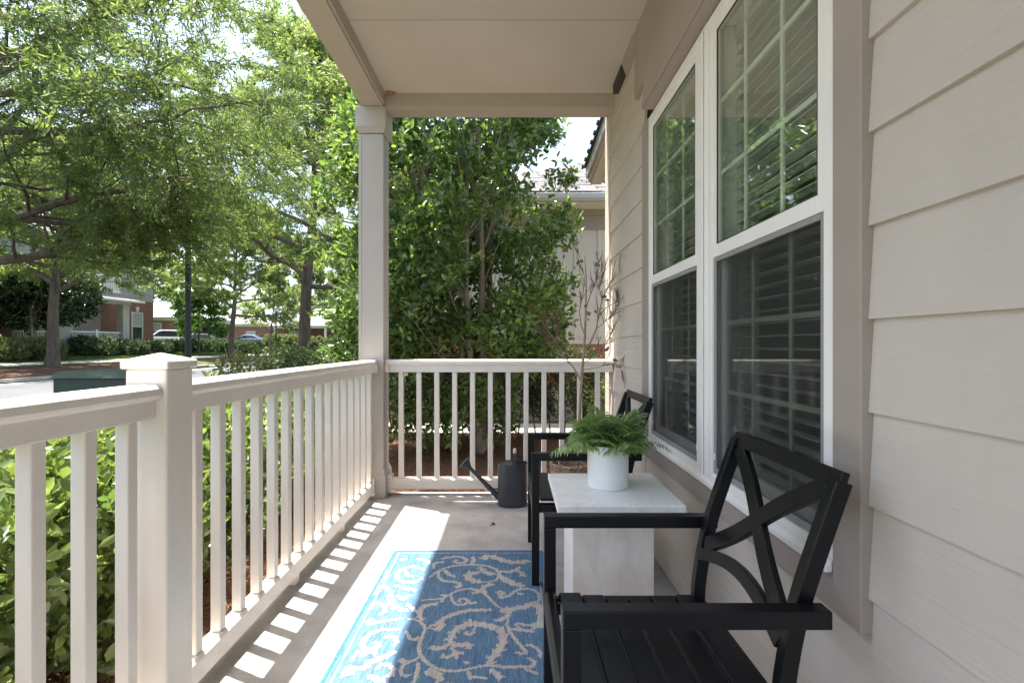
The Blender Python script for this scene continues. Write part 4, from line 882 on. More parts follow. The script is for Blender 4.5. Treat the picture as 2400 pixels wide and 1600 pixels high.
# shrub sprig beyond the column, and low plants under the evergreen
c = (-3.3, 7.2, .45); bush('leafy_shrub', (-3.3, 7.2, -.1), 'sunlit yellow green shrub past the column above the rail', 'shrub', None, ell(c, (.95, .9, .72)), (-4.25, 6.3, -.27), (-2.35, 8.1, 1.17), 900, 61, .062, .028, LF_BOX, per=9, slen=.2, sc=4, gap=-.45)
c = (1.6, 6.75, .30); bush('boxwood_shrub', (1.55, 6.75, -.13), 'bright small leaved shrub in front of the brick base', 'shrub', None, ell(c, (.75, .42, .48)), (.85, 6.3, -.13), (2.35, 7.2, .80), 1100, 62, .032, .016, LF_BOX, per=10, slen=.10, sc=7, gap=-.6)
for i, (x, rx) in enumerate(((-2.7, .75), (-1.45, .70), (-.25, .68), (.75, .55))):
    c = (x, 6.98, .62); bush('boxwood_hedge', (x, 6.98, -.12), ['dense small leaved hedge bush beyond the column side of the evergreen', 'dense small leaved hedge bush behind the watering can', 'dense small leaved hedge bush behind the evergreen trunk', 'dense small leaved hedge bush next to the bright boxwood'][i], 'shrub', 'small leaved hedge behind the evergreen', rbox(c, (rx, .30, .50), 4), (x - rx, 6.68, .1), (x + rx, 7.28, 1.12), 1300, 63 + i, .036, .018, LF_LOW, per=9, slen=.12, sc=6, gap=-.7, stems=[([(x + q, 6.98, -.15), (x + q * 1.2, 6.98, .5)], .012) for q in (-.4, -.2, 0, .15, .35)], twig_frac=.12)
# the big glossy evergreen behind the end railing
ex, ey = -.42, 5.95
def ev_inside(P):
    z = P[:, 2]; R_ = 1.36 * np.clip((z + .15) / 1.3, .55, 1) * np.clip((6.0 - z) / 2.4, 0, 1) ** .6
    R_ = R_ * (1 + .16 * noise3(P, 1.9, 5)); dx = (P[:, 0] + .70) / 1.0; dy = (P[:, 1] - ey) / .92; rr = np.sqrt(dx * dx + dy * dy)
    sheet_ = (rr < R_) & (rr > R_ * .22)
    slot = (np.abs(P[:, 0] + .30 - .06 * np.sin(z * 2)) < .17) & (P[:, 1] < ey) & (z > 1.5) & (z < 4.2); sheet_ &= ~(slot & (RNG.random(len(z)) < .85))
    return sheet_ & (z > .02 + .30 * RNG.random(len(z)))
stm = []
for (u, v, u2, v2, u3, v3, r_, dy) in ((1128, 1050, 1132, 820, 1120, 300, .055, 0), (1140, 1050, 1150, 700, 1145, 250, .050, .15), (1122, 1050, 1090, 560, 1118, 240, .042, -.12), (1120, 1045, 1040, 640, 930, 330, .034, -.05)):
    a = pix(u, v, Y=ey + dy); b = pix(u2, v2, Y=ey + dy * 2); c_ = pix(u3, v3, Y=ey + dy * 3); a.z = -.18
    pl = []
    for k in range(9):
        t = k / 8; pl.append(a * (1 - t) ** 2 + (b * 2 - (a + c_) * .5) * 2 * t * (1 - t) + c_ * t * t + Vector((random.gauss(0, .02), random.gauss(0, .02), 0)))
    stm.append((pl, r_))
bush('evergreen_tree', (ex + .1, ey, -.13), 'large glossy broadleaf evergreen tree with several pale stems behind the railing', 'tree', None, ev_inside, (-2.7, 4.25, -.1), (1.5, 7.7, 5.6), 6000, 71, .086, .038, LF_HOLLY, per=10, slen=.28, sc=4.2, gap=-.16,
     center=(ex, ey, 1.6), stems=stm, stem_mat=M_BARKE, twig_frac=.035, up=.30)
# ================================================================== NEIGHBOUR HOUSE WITH BRICK BASE
NB = thing('neighbour_house', (2.0, 8.6, -.14), 'cream board and batten house with brick base and grey shingle roof', 'house')
NY = 8.6; NX0, NX1 = -1.1, 7.0
MB().box(NX0, NX1, NY, NY + 5, -.2, 3.55).build('wall', M_CREAM, NB)
for k in range(14):
    x = NX0 + .2 + k * .40; MB().box(x - .022, x + .022, NY - .020, NY - .001, 1.225, 3.10).build('batten', M_CREAM, NB, .002)
MB().box(NX0 - .01, NX1, NY - .030, NY - .001, 3.101, 3.34).build('frieze_board', M_FARTAUPE, NB, .003)
MB().box(NX0 - .02, NX1, NY - .050, NY - .001, 3.341, 3.44).build('frieze_moulding', M_TRIM, NB, .003)
MB().box(NX0 - .40, NX1, NY - .45, NY - .001, 3.442, 3.47).build('soffit', M_CREAM, NB)
MB().box(NX0 - .42, NX1, NY - .47, NY - .452, 3.442, 3.56).build('fascia', M_CREAM, NB)
gp = [(NY - .585, 3.56), (NY - .575, 3.49), (NY - .54, 3.455), (NY - .475, 3.455), (NY - .475, 3.57), (NY - .48, 3.57), (NY - .48, 3.465), (NY - .535, 3.465), (NY - .57, 3.57)]
MB().prism(gp, 0, NX0 - .45, NX1).build('gutter', M_GUTTER, NB)
MB().box(NX0 - .02, NX1, NY - .055, NY - .001, 1.155, 1.2245).build('water_table', M_CREAM, NB, .004)
MB().box(NX0, NX1, NY - .028, NY - .0005, -.2, 1.154).build('mortar_bed', M_MORTAR, NB)
BR = [MB().box(-.0325, .0325, 0, .024, 0, .205).mesh('brick', M_BRICK), MB().box(-.1025, .1025, 0, .024, 0, .065).mesh('brick', M_BRICK)]
nb = 0
for k in range(42):
    x = NX0 + .06 + k * .0765
    if x < 2.2: inst('brick', BR[0], (x, NY - .040 + random.uniform(-.001, .001), .942), NB)
for row in range(6):
    for k in range(17):
        x = NX0 + .12 + k * .2145 + (.107 if row % 2 else 0)
        if x < 2.2: inst('brick', BR[1], (x, NY - .040 + random.uniform(-.0012, .0012), .866 - row * .0765), NB)
# hip roof: deck plus courses of single shingle tabs
RP = .5; ez, eyy = 3.575, NY - .56
dk = MB(); rl = 5.2; cx0 = NX0 - .45
dk.add([(cx0, eyy, ez), (NX1 + 2, eyy, ez), (NX1 + 2, eyy + rl, ez + RP * rl), (cx0 + rl, eyy + rl, ez + RP * rl), (cx0, eyy + 2 * rl, ez)], [(0, 1, 2, 3), (0, 3, 4)])
RF = dk.build('roof', M_SHING[2], NB)
sl_ = math.sqrt(1 + RP * RP); TAB = [MB().box(-.148, .148, 0, .165, 0, .007).mesh('shingle', m_) for m_ in M_SHING]
for row in range(38):
    s = row * .14 / sl_; y = eyy + s; z = ez + RP * s + .006; x = cx0 + s + .16 + (.15 if row % 2 else 0) + random.uniform(-.04, .04)
    lo = -.1 + .12 * s
    while x < min(3.2, 2.0 + .3 * s):
        if x > lo: inst('shingle', random.choice(TAB), (x, y - .012, z + random.uniform(0, .003)), NB, rot=(math.atan(RP) - .012, 0, 0), scale=(random.uniform(.9, 1), 1, random.choice((1, 1, 1.7))))
        x += .30
# overhanging eave with knee brace on the far end of the own house
OV = thing('eave_overhang', (1.35, 6.1, 3.2), 'overhanging eave with white gutter board and diagonal knee brace past the house corner', 'eave')
p0, p1 = pix(1373, 404, Y=6.55), pix(1421, 270, Y=5.35); p2 = p1 + (p1 - p0) * .35
def slopebar(name, m_, dx0, dx1, dz0, dz1, par=OV):
    mb = MB(); q = [p0, p2]; vs = []
    for p in q: vs += [(p.x + dx0, p.y, p.z + dz0), (p.x + dx1, p.y, p.z + dz0), (p.x + dx1, p.y, p.z + dz1), (p.x + dx0, p.y, p.z + dz1)]
    mb.add(vs, [(0, 1, 2, 3), (7, 6, 5, 4), (0, 4, 5, 1), (1, 5, 6, 2), (2, 6, 7, 3), (3, 7, 4, 0)]); return mb.build(name, m_, par)
slopebar('fascia', M_GUTTER, 0, .03, -.085, .05); slopebar('soffit', M_CREAM, .031, .34, -.13, -.07); slopebar('inner_fascia', M_CREAM, .06, .20, -.16, -.131); slopebar('roof_edge', M_SHING[2], -.03, 1.6, .052, .075)
dirv = (p2 - p0)
for k in range(9):
    p = p0 + dirv * (k / 8.5); MB().box(p.x - .055, p.x - .031, p.y - .05, p.y + .03, p.z + .05, p.z + .078).build('shingle', M_SHING[2], OV)
MB().add([(p0.x + .34, p0.y - .02, p0.z - .12), (2.6, p0.y - .02, p0.z - .12), (2.6, p0.y - .02, p0.z + 1.2), (p0.x + .34, p0.y - .02, p0.z + .1), (p0.x + .34, p0.y + .06, p0.z - .12), (2.6, p0.y + .06, p0.z - .12), (2.6, p0.y + .06, p0.z + 1.2), (p0.x + .34, p0.y + .06, p0.z + .1)], [(0, 1, 2, 3), (7, 6, 5, 4), (0, 4, 5, 1), (1, 5, 6, 2), (2, 6, 7, 3), (3, 7, 4, 0)]).build('gable_panel', M_FARTAUPE, OV)
MB().bar([pix(1404, 398, Y=6.4), pix(1462, 480, Y=6.4)], .06, .07, (0, 1, 0)).build('knee_brace', M_CREAM, OV, .004)
MB().bar([pix(1402, 402, Y=6.41), pix(1440, 350, Y=6.41)], .06, .06, (0, 1, 0)).build('brace_arm', M_CREAM, OV, .004)
MB().box(1.28, 3.4, 6.2, 6.45, -.14, 3.2).build('wall_return', M_SIDING, OV)
# ================================================================== STREET
# lamp posts
def lamp(base, label, h):
    T = thing('street_lamp', base, label, 'street lamp', 'black street lamps'); b = Vector(base)
    MB().lathe([(.16, 0), (.16, .05), (.13, .09), (.12, .20), (.10, .24), (.085, .40), (.075, .46)], b, 20).build('base', M_POLE, T, smooth=True)
    n = 24; prof = [(.066, .44), (.060, h * .5), (.052, h - .5)]
    vs = [(b.x + r * (1 if k % 2 else .90) * math.cos(2 * math.pi * k / n), b.y + r * (1 if k % 2 else .90) * math.sin(2 * math.pi * k / n), b.z + z) for r, z in prof for k in range(n)]
    MB().add(vs, [(i * n + k, i * n + (k + 1) % n, (i + 1) * n + (k + 1) % n, (i + 1) * n + k) for i in range(2) for k in range(n)]).build('pole', M_POLE, T)
    MB().lathe([(.09, h - .52), (.10, h - .48), (.05, h - .44), (.12, h - .40)], b, 20).build('collar', M_POLE, T, smooth=True)
    MB().lathe([(.10, h - .398), (.17, h - .25), (.18, h - .10), (.13, h - .02)], b, 20).build('globe', M_LAMPGL, T, smooth=True)
    MB().lathe([(.20, h - .018), (.17, h + .04), (.06, h + .12), (.02, h + .20)], b, 20).build('cap', M_POLE, T, smooth=True)
p = pix(441, 835, Y=11.0); lamp((p.x, 11.0, ground_z(p.x, 11.0)), 'fluted black lamp post on the porch side of the street, head hidden in oak leaves', 4.9)
p = pix(647, 834, X=-19.3); lamp((-19.3, p.y, ground_z(-19.3, p.y)), 'slim black lamp post in kerbside grass close to the fire hydrant', 4.0)
# utility cabinet
ux, uy = -5.15, 6.6; uz = ground_z(ux, uy)
U = thing('utility_cabinet', (ux, uy, uz), 'dark green metal utility cabinet on a pad behind the hedge', 'utility box')
MB().box(ux - .52, ux + .52, uy - .45, uy + .45, uz - .05, uz + .06).build('pad', M_KERB, U, .01)
MB().prism([(uy - .40, uz + .061), (uy + .40, uz + .061), (uy + .40, .80), (uy - .30, .80), (uy - .40, .74)], 0, ux - .48, ux + .48).build('housing', M_UTIL, U, .012)
MB().prism([(uy - .43, .735), (uy - .31, .815), (uy + .42, .815), (uy + .42, .802), (uy - .30, .801), (uy - .415, .73)], 0, ux - .50, ux + .50).build('lid', M_UTIL, U, .004)
MB().box(ux - .03, ux + .03, uy - .415, uy - .401, .42, .52).build('latch', M_POLE, U, .003)
# hydrant
hp_ = pix(688, 834, X=-18.9); hz = ground_z(-18.9, hp_.y); HB = Vector((-18.9, hp_.y, hz))
T = thing('fire_hydrant', HB, 'pale fire hydrant on the grass beside the street tree', 'fire hydrant')
MB().lathe([(.16, 0), (.16, .04), (.11, .06), (.11, .48), (.14, .49), (.14, .53), (.12, .56), (.09, .64), (.04, .69), (.03, .74)], HB, 18).build('barrel', M_HYD, T, smooth=True)
for sg in (-1, 1): MB().tube([HB + Vector((sg * .09, 0, .38)), HB + Vector((sg * .19, 0, .38))], [.06, .065], 12).build('side_nozzle', M_HYD, T, smooth=True)
MB().tube([HB + Vector((0, -.09, .34)), HB + Vector((0, -.20, .34))], [.075, .08], 12).build('front_nozzle', M_HYD, T, smooth=True)
# cars
def car(base, rz_, paint, label, kind):
    T = thing('parked_car', (0, 0, 0), label, 'car', 'cars parked down the street')
    L, Wd, Hh = (4.8, 1.9, 1.75) if kind == 'suv' else (4.6, 1.8, 1.42); hl = L / 2
    if kind == 'suv': prof = [(-hl, .45), (-hl + .02, .95), (-hl + .25, 1.05), (-hl + 1.25, 1.10), (hl - .05, 1.08), (hl, .5), (hl - .05, .32), (-hl + .05, .32)]; cab = [(-hl + 1.15, 1.09), (-hl + 1.85, Hh - .06), (-hl + 2.2, Hh), (hl - .35, Hh - .03), (hl - .08, 1.09)]
    else: prof = [(-hl, .42), (-hl + .03, .72), (-hl + .3, .82), (-hl + 1.3, .93), (hl - .25, .96), (hl - .02, .9), (hl, .5), (hl - .06, .28), (-hl + .06, .28)]; cab = [(-hl + 1.15, .92), (-hl + 2.0, Hh - .05), (-hl + 2.4, Hh), (hl - 1.45, Hh - .03), (hl - .55, .95)]
    body = MB().prism([(x, z) for x, z in prof], 1, -Wd / 2, Wd / 2).build('body', paint, T, .09)
    k = len(cab); vs = []
    for x, z in cab:
        hw = Wd / 2 - .05 - .17 * (z - cab[0][1]) / (Hh - cab[0][1]); vs += [(x, -hw, z), (x, hw, z)]
    MB().add(vs, [(2 * i, 2 * i + 1, 2 * i + 3, 2 * i + 2) for i in range(k - 1)] + [tuple(range(0, 2 * k, 2)), tuple(range(1, 2 * k, 2))[::-1], (0, 1, 2 * k - 1, 2 * k - 2)]).build('cabin', paint, T, .05)
    for sg in (-1, 1):
        q = []
        for (x, z), (ix, iz) in zip(cab, ((.28, .05), (.10, -.09), (.0, -.10), (-.12, -.10), (-.28, .05))):
            z2 = z + iz; hw = Wd / 2 - .05 - .17 * (z2 - cab[0][1]) / (Hh - cab[0][1]) + .008; q.append((x + ix, sg * hw, z2))
        mb = MB().add(q + [(a, b - sg * .03, c) for a, b, c in q], [tuple(range(5)), tuple(range(5, 10))[::-1]] + [(i, (i + 1) % 5, 5 + (i + 1) % 5, 5 + i) for i in range(5)])
        mb.build('side_window', M_CARG, T)
        MB().box(-hl + .005 - .02, -hl + .22, sg * Wd * .36 - .16, sg * Wd * .36 + .16, .66, .80).build('headlight', M_LAMPGL, T, .02)
        MB().box(hl - .10, hl + .012, sg * Wd * .40 - .09, sg * Wd * .40 + .09, .72, .98).build('tail_light', M_TAIL, T, .015)
        MB().box(-hl + 1.35, -hl + 1.52, sg * (Wd / 2 + .10) - .08, sg * (Wd / 2 + .10) + .08, cab[0][1] + .02, cab[0][1] + .16).build('mirror', paint, T, .03)
        for x in (-hl + .92, hl - .95):
            wy = sg * (Wd / 2 - .10); wr = .36 if kind == 'suv' else .32
            Wh = MB().tube([(x, wy - .11, wr), (x, wy - .09, wr), (x, wy + .09, wr), (x, wy + .11, wr)], [wr - .03, wr, wr, wr - .03], 24).build('wheel', M_TYRE, T, smooth=True)
            MB().tube([(x, wy + sg * .10, wr), (x, wy + sg * .118, wr)], [wr * .62, wr * .58], 20).build('rim', M_RIM, Wh, smooth=True)
    for a, b, nm, ins in ((0, 1, 'windscreen', .1), (3, 4, 'rear_window', .1)):
        (xa, za), (xb, zb) = cab[a], cab[b]; d_ = Vector((xb - xa, 0, zb - za)); n_ = Vector((-d_.z, 0, d_.x)).normalized() * (.012 if a == 0 else .012)
        if n_.z < 0: n_ = -n_
        A, B_ = Vector((xa, 0, za)) + d_ * .10 + n_, Vector((xa, 0, za)) + d_ * .90 + n_; hw1, hw2 = Wd / 2 - .16, Wd / 2 - .26
        if a == 3: hw1, hw2 = hw2, hw1
        MB().add([A + Vector((0, -hw1, 0)), A + Vector((0, hw1, 0)), B_ + Vector((0, hw2, 0)), B_ + Vector((0, -hw2, 0))], [(0, 1, 2, 3)]).build(nm, M_CARG, T)
    T.location = base; T.rotation_euler = (0, 0, rz_); return T
def car_at(u, Y, rz_, *a):
    x = (u - CX) * Y / F; car((x, Y, ground_z(x, Y)), rz_, *a)
car_at(392, 47.0, math.radians(25), M_CARW, 'white sport utility vehicle parked past the brick house corner', 'suv')
car_at(470, 46.5, math.radians(8), M_CARB, 'low dark sedan parked behind the clipped shrubs', 'sedan')
car_at(582, 61.5, math.radians(4), M_CARS, 'pale blue grey vehicle mostly hidden behind the bright hedge', 'sedan')
# ------------------------------------------------------------------ brick house across the street
FX = -26.5; g0 = .55
HS = thing('brick_house', (FX - 4, 31, g0), 'two storey brick and siding house with porch across the street', 'house')
MB().box(FX - 9, FX, 12.0, 37.4, g0 - .6, 4.25).build('brick_wall', M_BRICKF, HS)
MB().box(FX - 9.0, FX + .02, 12.0, 37.45, 4.26, 4.46).build('band_board', M_FARSID, HS, .01)
MB().box(FX - 9, FX - .02, 12.0, 37.4, 4.47, 7.4).build('upper_wall', M_FARSID, HS)
for k in range(11): MB().box(FX - .019, FX + .002, 12.0, 37.42, 4.50 + k * .262, 4.50 + k * .262 + .03).build('lap_line', M_FARSID, HS)
MB().prism([(FX + .7, 7.35), (FX + .7, 7.5), (FX - 4.5, 10.2), (FX - 9.7, 7.5), (FX - 9.7, 7.35)], 1, 11.5, 38.0).build('roof', M_FARROOF, HS)
def far_window(par, x, y0, y1, z0, z1, axis='x', xo=.05):
    """window on a wall facing +x (axis x) or -y (axis y)"""
    def bx(d0, d1, a0, a1, b0, b1):
        return MB().box(x + d0, x + d1, a0, a1, b0, b1) if axis == 'x' else MB().box(a0, a1, x - d1, x - d0, b0, b1)
    W_ = MB()
    for m_ in (bx(-.05, xo, y0, y0 + .09, z0, z1), bx(-.05, xo, y1 - .09, y1, z0, z1), bx(-.05, xo, y0 + .09, y1 - .09, z0, z0 + .09), bx(-.05, xo, y0 + .09, y1 - .09, z1 - .09, z1), bx(-.05, xo - .005, y0 + .09, y1 - .09, (z0 + z1) / 2 - .04, (z0 + z1) / 2 + .04)): W_.add(m_.v, m_.f)
    Wo = W_.build('window', M_FARWHITE, par)
    bx(.004, .012, y0 + .09, y1 - .09, z0 + .09, (z0 + z1) / 2 - .04).build('pane', M_FARGLASS, Wo)
    bx(.004, .012, y0 + .09, y1 - .09, (z0 + z1) / 2 + .04, z1 - .09).build('pane', M_FARBLIND, Wo)
    return Wo
far_window(HS, FX, 35.2, 36.3, 1.42, 3.42)
MB().add([(FX + .001, 35.67, 3.46), (FX + .001, 35.83, 3.46), (FX + .001, 35.90, 3.80), (FX + .001, 35.60, 3.80), (FX + .07, 35.67, 3.46), (FX + .07, 35.83, 3.46), (FX + .07, 35.90, 3.80), (FX + .07, 35.60, 3.80)], [(0, 3, 2, 1), (4, 5, 6, 7), (0, 1, 5, 4), (1, 2, 6, 5), (2, 3, 7, 6), (3, 0, 4, 7)]).build('keystone', M_FARWHITE, HS)
for y0 in (34.2, 35.6): far_window(HS, FX - .02, y0, y0 + 1.0, 4.95, 6.6)
for y0 in (24.6, 20.4): far_window(HS, FX, y0, y0 + 1.1, 1.7, 3.4)
# its porch
PX = FX + 1.7; yA, yB = 27.7, 32.9; fl = .92
MB().box(FX + .001, PX, yA, yB, g0 - .5, fl).build('porch_floor', M_KERB, HS)
MB().box(FX + .001, FX + .04, yA + .45, yB - .35, fl + .001, 3.75).build('porch_back_wall', M_FARTAUPE, HS)
for a, b in ((yA, yA + .75), (yB - .62, yB - .08)): MB().box(PX - .45, PX, a, b, fl + .001, 3.68).build('porch_pillar', M_FARSID, HS, .02)
MB().box(PX - .45, PX + .02, yA - .05, yB + .05, 3.685, 3.95).build('porch_beam', M_FARSID, HS, .01)
MB().add([(PX + .45, yA - .5, 3.97), (PX + .45, yB + .6, 3.97), (FX + .01, yB + .1, 4.42), (FX + .01, yA - .1, 4.42), (PX + .45, yA - .5, 3.90), (PX + .45, yB + .6, 3.90), (FX + .01, yB + .1, 3.96), (FX + .01, yA - .1, 3.96)], [(0, 1, 2, 3), (7, 6, 5, 4), (0, 4, 5, 1), (1, 5, 6, 2), (2, 6, 7, 3), (3, 7, 4, 0)]).build('porch_roof', M_METALROOF, HS)
MB().box(PX + .451, PX + .53, yA - .5, yB + .6, 3.86, 3.98).build('gutter', M_FARWHITE, HS, .01)
far_window(HS, FX + .04, 29.4, 30.4, 1.5, 2.9)
def far_rail(par, x, y0, y1, z0, h, axis='x', mid=True):
    W_ = MB(); bb = lambda a0, a1, c0, c1, d: (MB().box(x - d, x + d, a0, a1, c0, c1) if axis == 'x' else MB().box(a0, a1, x - d, x + d, c0, c1))
    for m_ in (bb(y0, y1, z0 + h - .09, z0 + h, .05), bb(y0, y1, z0 + .06, z0 + .13, .03)): W_.add(m_.v, m_.f)
    W_.build('rail', M_FARWHITE, par)
    Bm = MB(); n = int((y1 - y0) / .14)
    for k in range(1, n):
        m_ = bb(y0 + (y1 - y0) * k / n - .022, y0 + (y1 - y0) * k / n + .022, z0 + .131, z0 + h - .091, .018); Bm.add(m_.v, m_.f)
    o = Bm.build('balusters', M_FARWHITE, par); o['kind'] = 'stuff'
    if mid:
        ym = (y0 + y1) / 2; bb(ym - .09, ym + .09, z0, z0 + h + .10, .09).build('newel', M_FARWHITE, par)
far_rail(HS, PX - .2, yA + .76, yB - .63, fl, 1.02)
far_rail(HS, PX - .35, yA + 2.2, yB - .4, 4.40, 1.05, mid=False)
far_rail(HS, PX - .4, 25.5, 27.6, fl - .05, 1.02, mid=False)
# ------------------------------------------------------------------ low brick houses at the end of the street
def end_house(x0, x1, y, g, name_label, roofm, wins, eave=3.3, porch=None):
    T = thing('brick_house', ((x0 + x1) / 2, y + 4, g), name_label, 'house')
    MB().box(x0, x1, y, y + 9, g - .6, eave).build('brick_wall', M_BRICKX, T)
    MB().box(x0 - .1, x1 + .1, y - .12, y + 9.1, eave + .001, eave + .32).build('frieze', M_FARWHITE, T)
    MB().add([(x0 - .6, y - .7, eave + .33), (x1 + .6, y - .7, eave + .33), (x1 + .6, y + 9.6, eave + .33), (x0 - .6, y + 9.6, eave + .33), (x0 + 4, y + 4.5, eave + 2.6), (x1 - 4, y + 4.5, eave + 2.6)], [(0, 3, 2, 1), (0, 1, 5, 4), (1, 2, 5), (2, 3, 4, 5), (3, 0, 4)]).build('roof', roofm, T)
    for a, b in wins: far_window(T, y, a, b, g + .9, g + 2.6, axis='y')
    if porch:
        a, b = porch; MB().box(a, b, y - 2.2, y - .13, g - .5, g + .35).build('porch_floor', M_KERB, T)
        n = 4
        for k in range(n + 1):
            x = a + .15 + (b - a - .3) * k / n; MB().box(x - .13, x + .13, y - 2.1, y - 1.84, g + .351, eave - .3).build('porch_pillar', M_FARWHITE, T)
        MB().box(a - .1, b + .1, y - 2.15, y - 1.8, eave - .299, eave).build('porch_beam', M_FARWHITE, T)
        MB().add([(a - .5, y - 2.6, eave + .02), (b + .5, y - 2.6, eave + .02), (b + .5, y - .71, eave + .62), (a - .5, y - .71, eave + .62)], [(0, 1, 2, 3)]).build('porch_roof', M_METALROOF, T)
        far_rail(T, y - 1.97, a + .3, b - .3, g + .35, 1.0, axis='y', mid=False)
    return T
end_house(-37.0, -14.0, 66.0, .3, 'low brick house with pale porch roof at the end of the street', M_METALROOF, [(-34.6, -33.4), (-29.0, -27.8), (-22, -20.8)], 3.5, (-30, -17))
end_house(-13.2, 8.0, 74.0, .3, 'low brick house with white porch columns further along the side street', M_FARROOF, [(-9, -7.8), (-4, -2.8)], 3.5, (-12, -2))
end_house(-46.0, -33.6, 52.0, .8, 'brick house with grey hip roof behind the parked cars', M_FARROOF, [(-40, -38.8), (-37.2, -36)], 3.6, (-44, -36))
# ================================================================== TREES AND SHRUBS OF THE STREET
# near street oak: trunk stands left of the frame, limbs reach over the lawn
nx_, ny_ = -9.3, 8.2
OG = 'willow oaks along the street'
EL = [([(nx_, ny_, 2.3), tuple(pix(0, 512, Y=7.9)), tuple(pix(140, 472, Y=7.7)), tuple(pix(230, 450, Y=7.6)), tuple(pix(340, 425, Y=7.4)), tuple(pix(440, 410, Y=7.2))], .085),
      ([(nx_, ny_, 3.0), tuple(pix(0, 368, Y=7.4)), tuple(pix(80, 325, Y=7.2)), tuple(pix(200, 312, Y=7.0)), tuple(pix(330, 285, Y=6.8)), tuple(pix(520, 250, Y=6.7))], .075),
      ([(nx_, ny_, 3.4), tuple(pix(0, 222, Y=7.8)), tuple(pix(110, 200, Y=7.7)), tuple(pix(260, 215, Y=7.6)), tuple(pix(420, 200, Y=7.6)), tuple(pix(620, 255, Y=7.6))], .07),
      ([(nx_, ny_, 3.8), tuple(pix(0, 150, Y=7.2)), tuple(pix(180, 60, Y=7.2)), tuple(pix(330, 20, Y=7.2)), tuple(pix(520, -60, Y=7.4))], .075),
      ([(nx_, ny_, 2.6), tuple(pix(0, 430, Y=9.0)), tuple(pix(160, 445, Y=9.2)), tuple(pix(300, 520, Y=9.2)), tuple(pix(420, 520, Y=9.2))], .05),
      ([(nx_, ny_, 3.6), tuple(pix(60, 250, Y=9.5)), tuple(pix(300, 330, Y=9.6)), tuple(pix(520, 360, Y=9.6)), tuple(pix(690, 380, Y=9.6))], .06)]
def keep_oak(p):
    u = CX + F * p.x / p.y if p.y > .5 else -9999; v = CY - F * (p.z - CAM_H) / p.y if p.y > .5 else 0
    return not (p.x > -1.7 and p.z < 4.5) and p.z > 2.2 and p.x > -14.5
grow_tree('street_oak', (nx_, ny_, ground_z(nx_, ny_) if nx_ > ROAD1 else -.08), 'willow oak whose low limbs spread over the lawn beside the porch', 'tree', OG, 101, 9.5, .24, 2.4, 5.6, nl=22, nb=12, ntw=10, nleaf=84, ll=.095, lw=.021, lmat=LF_OAK, extra_limbs=EL, keep=keep_oak, droop=.35)
# tree behind it on the near verge, trunk seen beside the column
p = pix(703, 850, Y=16.0); grow_tree('street_oak', (p.x, 16.0, ground_z(p.x, 16)), 'willow oak with dark straight trunk on the porch side verge by the column', 'tree', OG, 102, 11.0, .21, 3.0, 5.0, nl=26, nb=10, ntw=8, nleaf=105, ll=.12, lw=.032, lmat=LF_OAK2, droop=.3)
# far kerbside row
for (u, v, X_, h, tr_, cl, sp_, sd, lab) in ((122, 855, -20.2, 10, .24, 3.2, 5.2, 103, 'willow oak with thick trunk in the mulch before the brick house'), (540, 838, -20.0, 10.5, .20, 3.0, 5.4, 104, 'willow oak with forked trunk in the mulch strip by the storm drain')):
    p = pix(u, v, X=X_); grow_tree('street_oak', (X_, p.y, ground_z(X_, p.y)), lab, 'tree', OG, sd, h, tr_, cl, sp_, nl=24, nb=9, ntw=7, nleaf=95, ll=.17, lw=.05, lmat=LF_OAK2, droop=.25)
grow_tree('street_oak', (-7.3, 27.5, -.08), 'tall willow oak on the porch side verge behind the dark trunked oak', 'tree', OG, 105, 13, .22, 4.2, 5.2, nl=22, nb=9, ntw=7, nleaf=60, ll=.17, lw=.05, lmat=LF_OAK2)
grow_tree('street_oak', (-20.3, 9.5, .12), 'willow oak across the street whose trunk is out of sight', 'tree', OG, 106, 11, .22, 3.6, 5.4, nl=20, nb=9, ntw=7, nleaf=55, ll=.17, lw=.048, lmat=LF_OAK2)
for (x, y, sd, lab) in ((-22.5, 47, 107, 'young pale green tree beside the side street corner'), (-17.5, 60.5, 108, 'small tree standing before the end house'), (-11.0, 62.0, 109, 'leafy tree before the white columned house')):
    grow_tree('street_tree', (x, y, ground_z(x, y)), lab, 'tree', None, sd, 7.5, .11, 1.8, 3.4, nl=16, nb=7, ntw=5, nleaf=26, ll=.22, lw=.08, lmat=LF_OAK2, low_angle=25)
p = pix(465, 815, X=-23.5); grow_tree('maple_tree', (-23.5, p.y, ground_z(-23.5, p.y)), 'small bright maple behind the street oaks near the parked cars', 'tree', None, 110, 4.6, .09, 1.6, 2.6, nl=16, nb=7, ntw=5, nleaf=26, ll=.17, lw=.10, lmat=LF_MAPLE, low_angle=5)
for (x, y, sd, h) in ((-44, 44, 120, 14), (-46, 30, 121, 14), (-33, 82, 122, 15), (-18, 88, 123, 16), (-4, 90, 124, 15), (-50, 70, 126, 14), (-26, 80, 127, 13), (-11, 84, 128, 13)):
    grow_tree('background_tree', (x, y, ground_z(x, y)), {120: 'tall tree rising behind the brick house by its far corner', 121: 'tall tree rising behind the two storey brick house', 122: 'tall tree behind the pale roofed end house', 123: 'tall tree between the end houses, behind the roofs', 124: 'tall tree behind the white columned house', 126: 'tall tree beyond the grey hip roofed brick house', 127: 'tall tree rising over the middle of the pale roofed end house', 128: 'tall tree over the gap beside the white columned house'}[sd], 'tree', 'tall trees behind the houses', sd, h, .3, 2.4, 6.0, nl=18, nb=7, ntw=5, nleaf=26, ll=.42, lw=.20, lmat=LF_OAK)
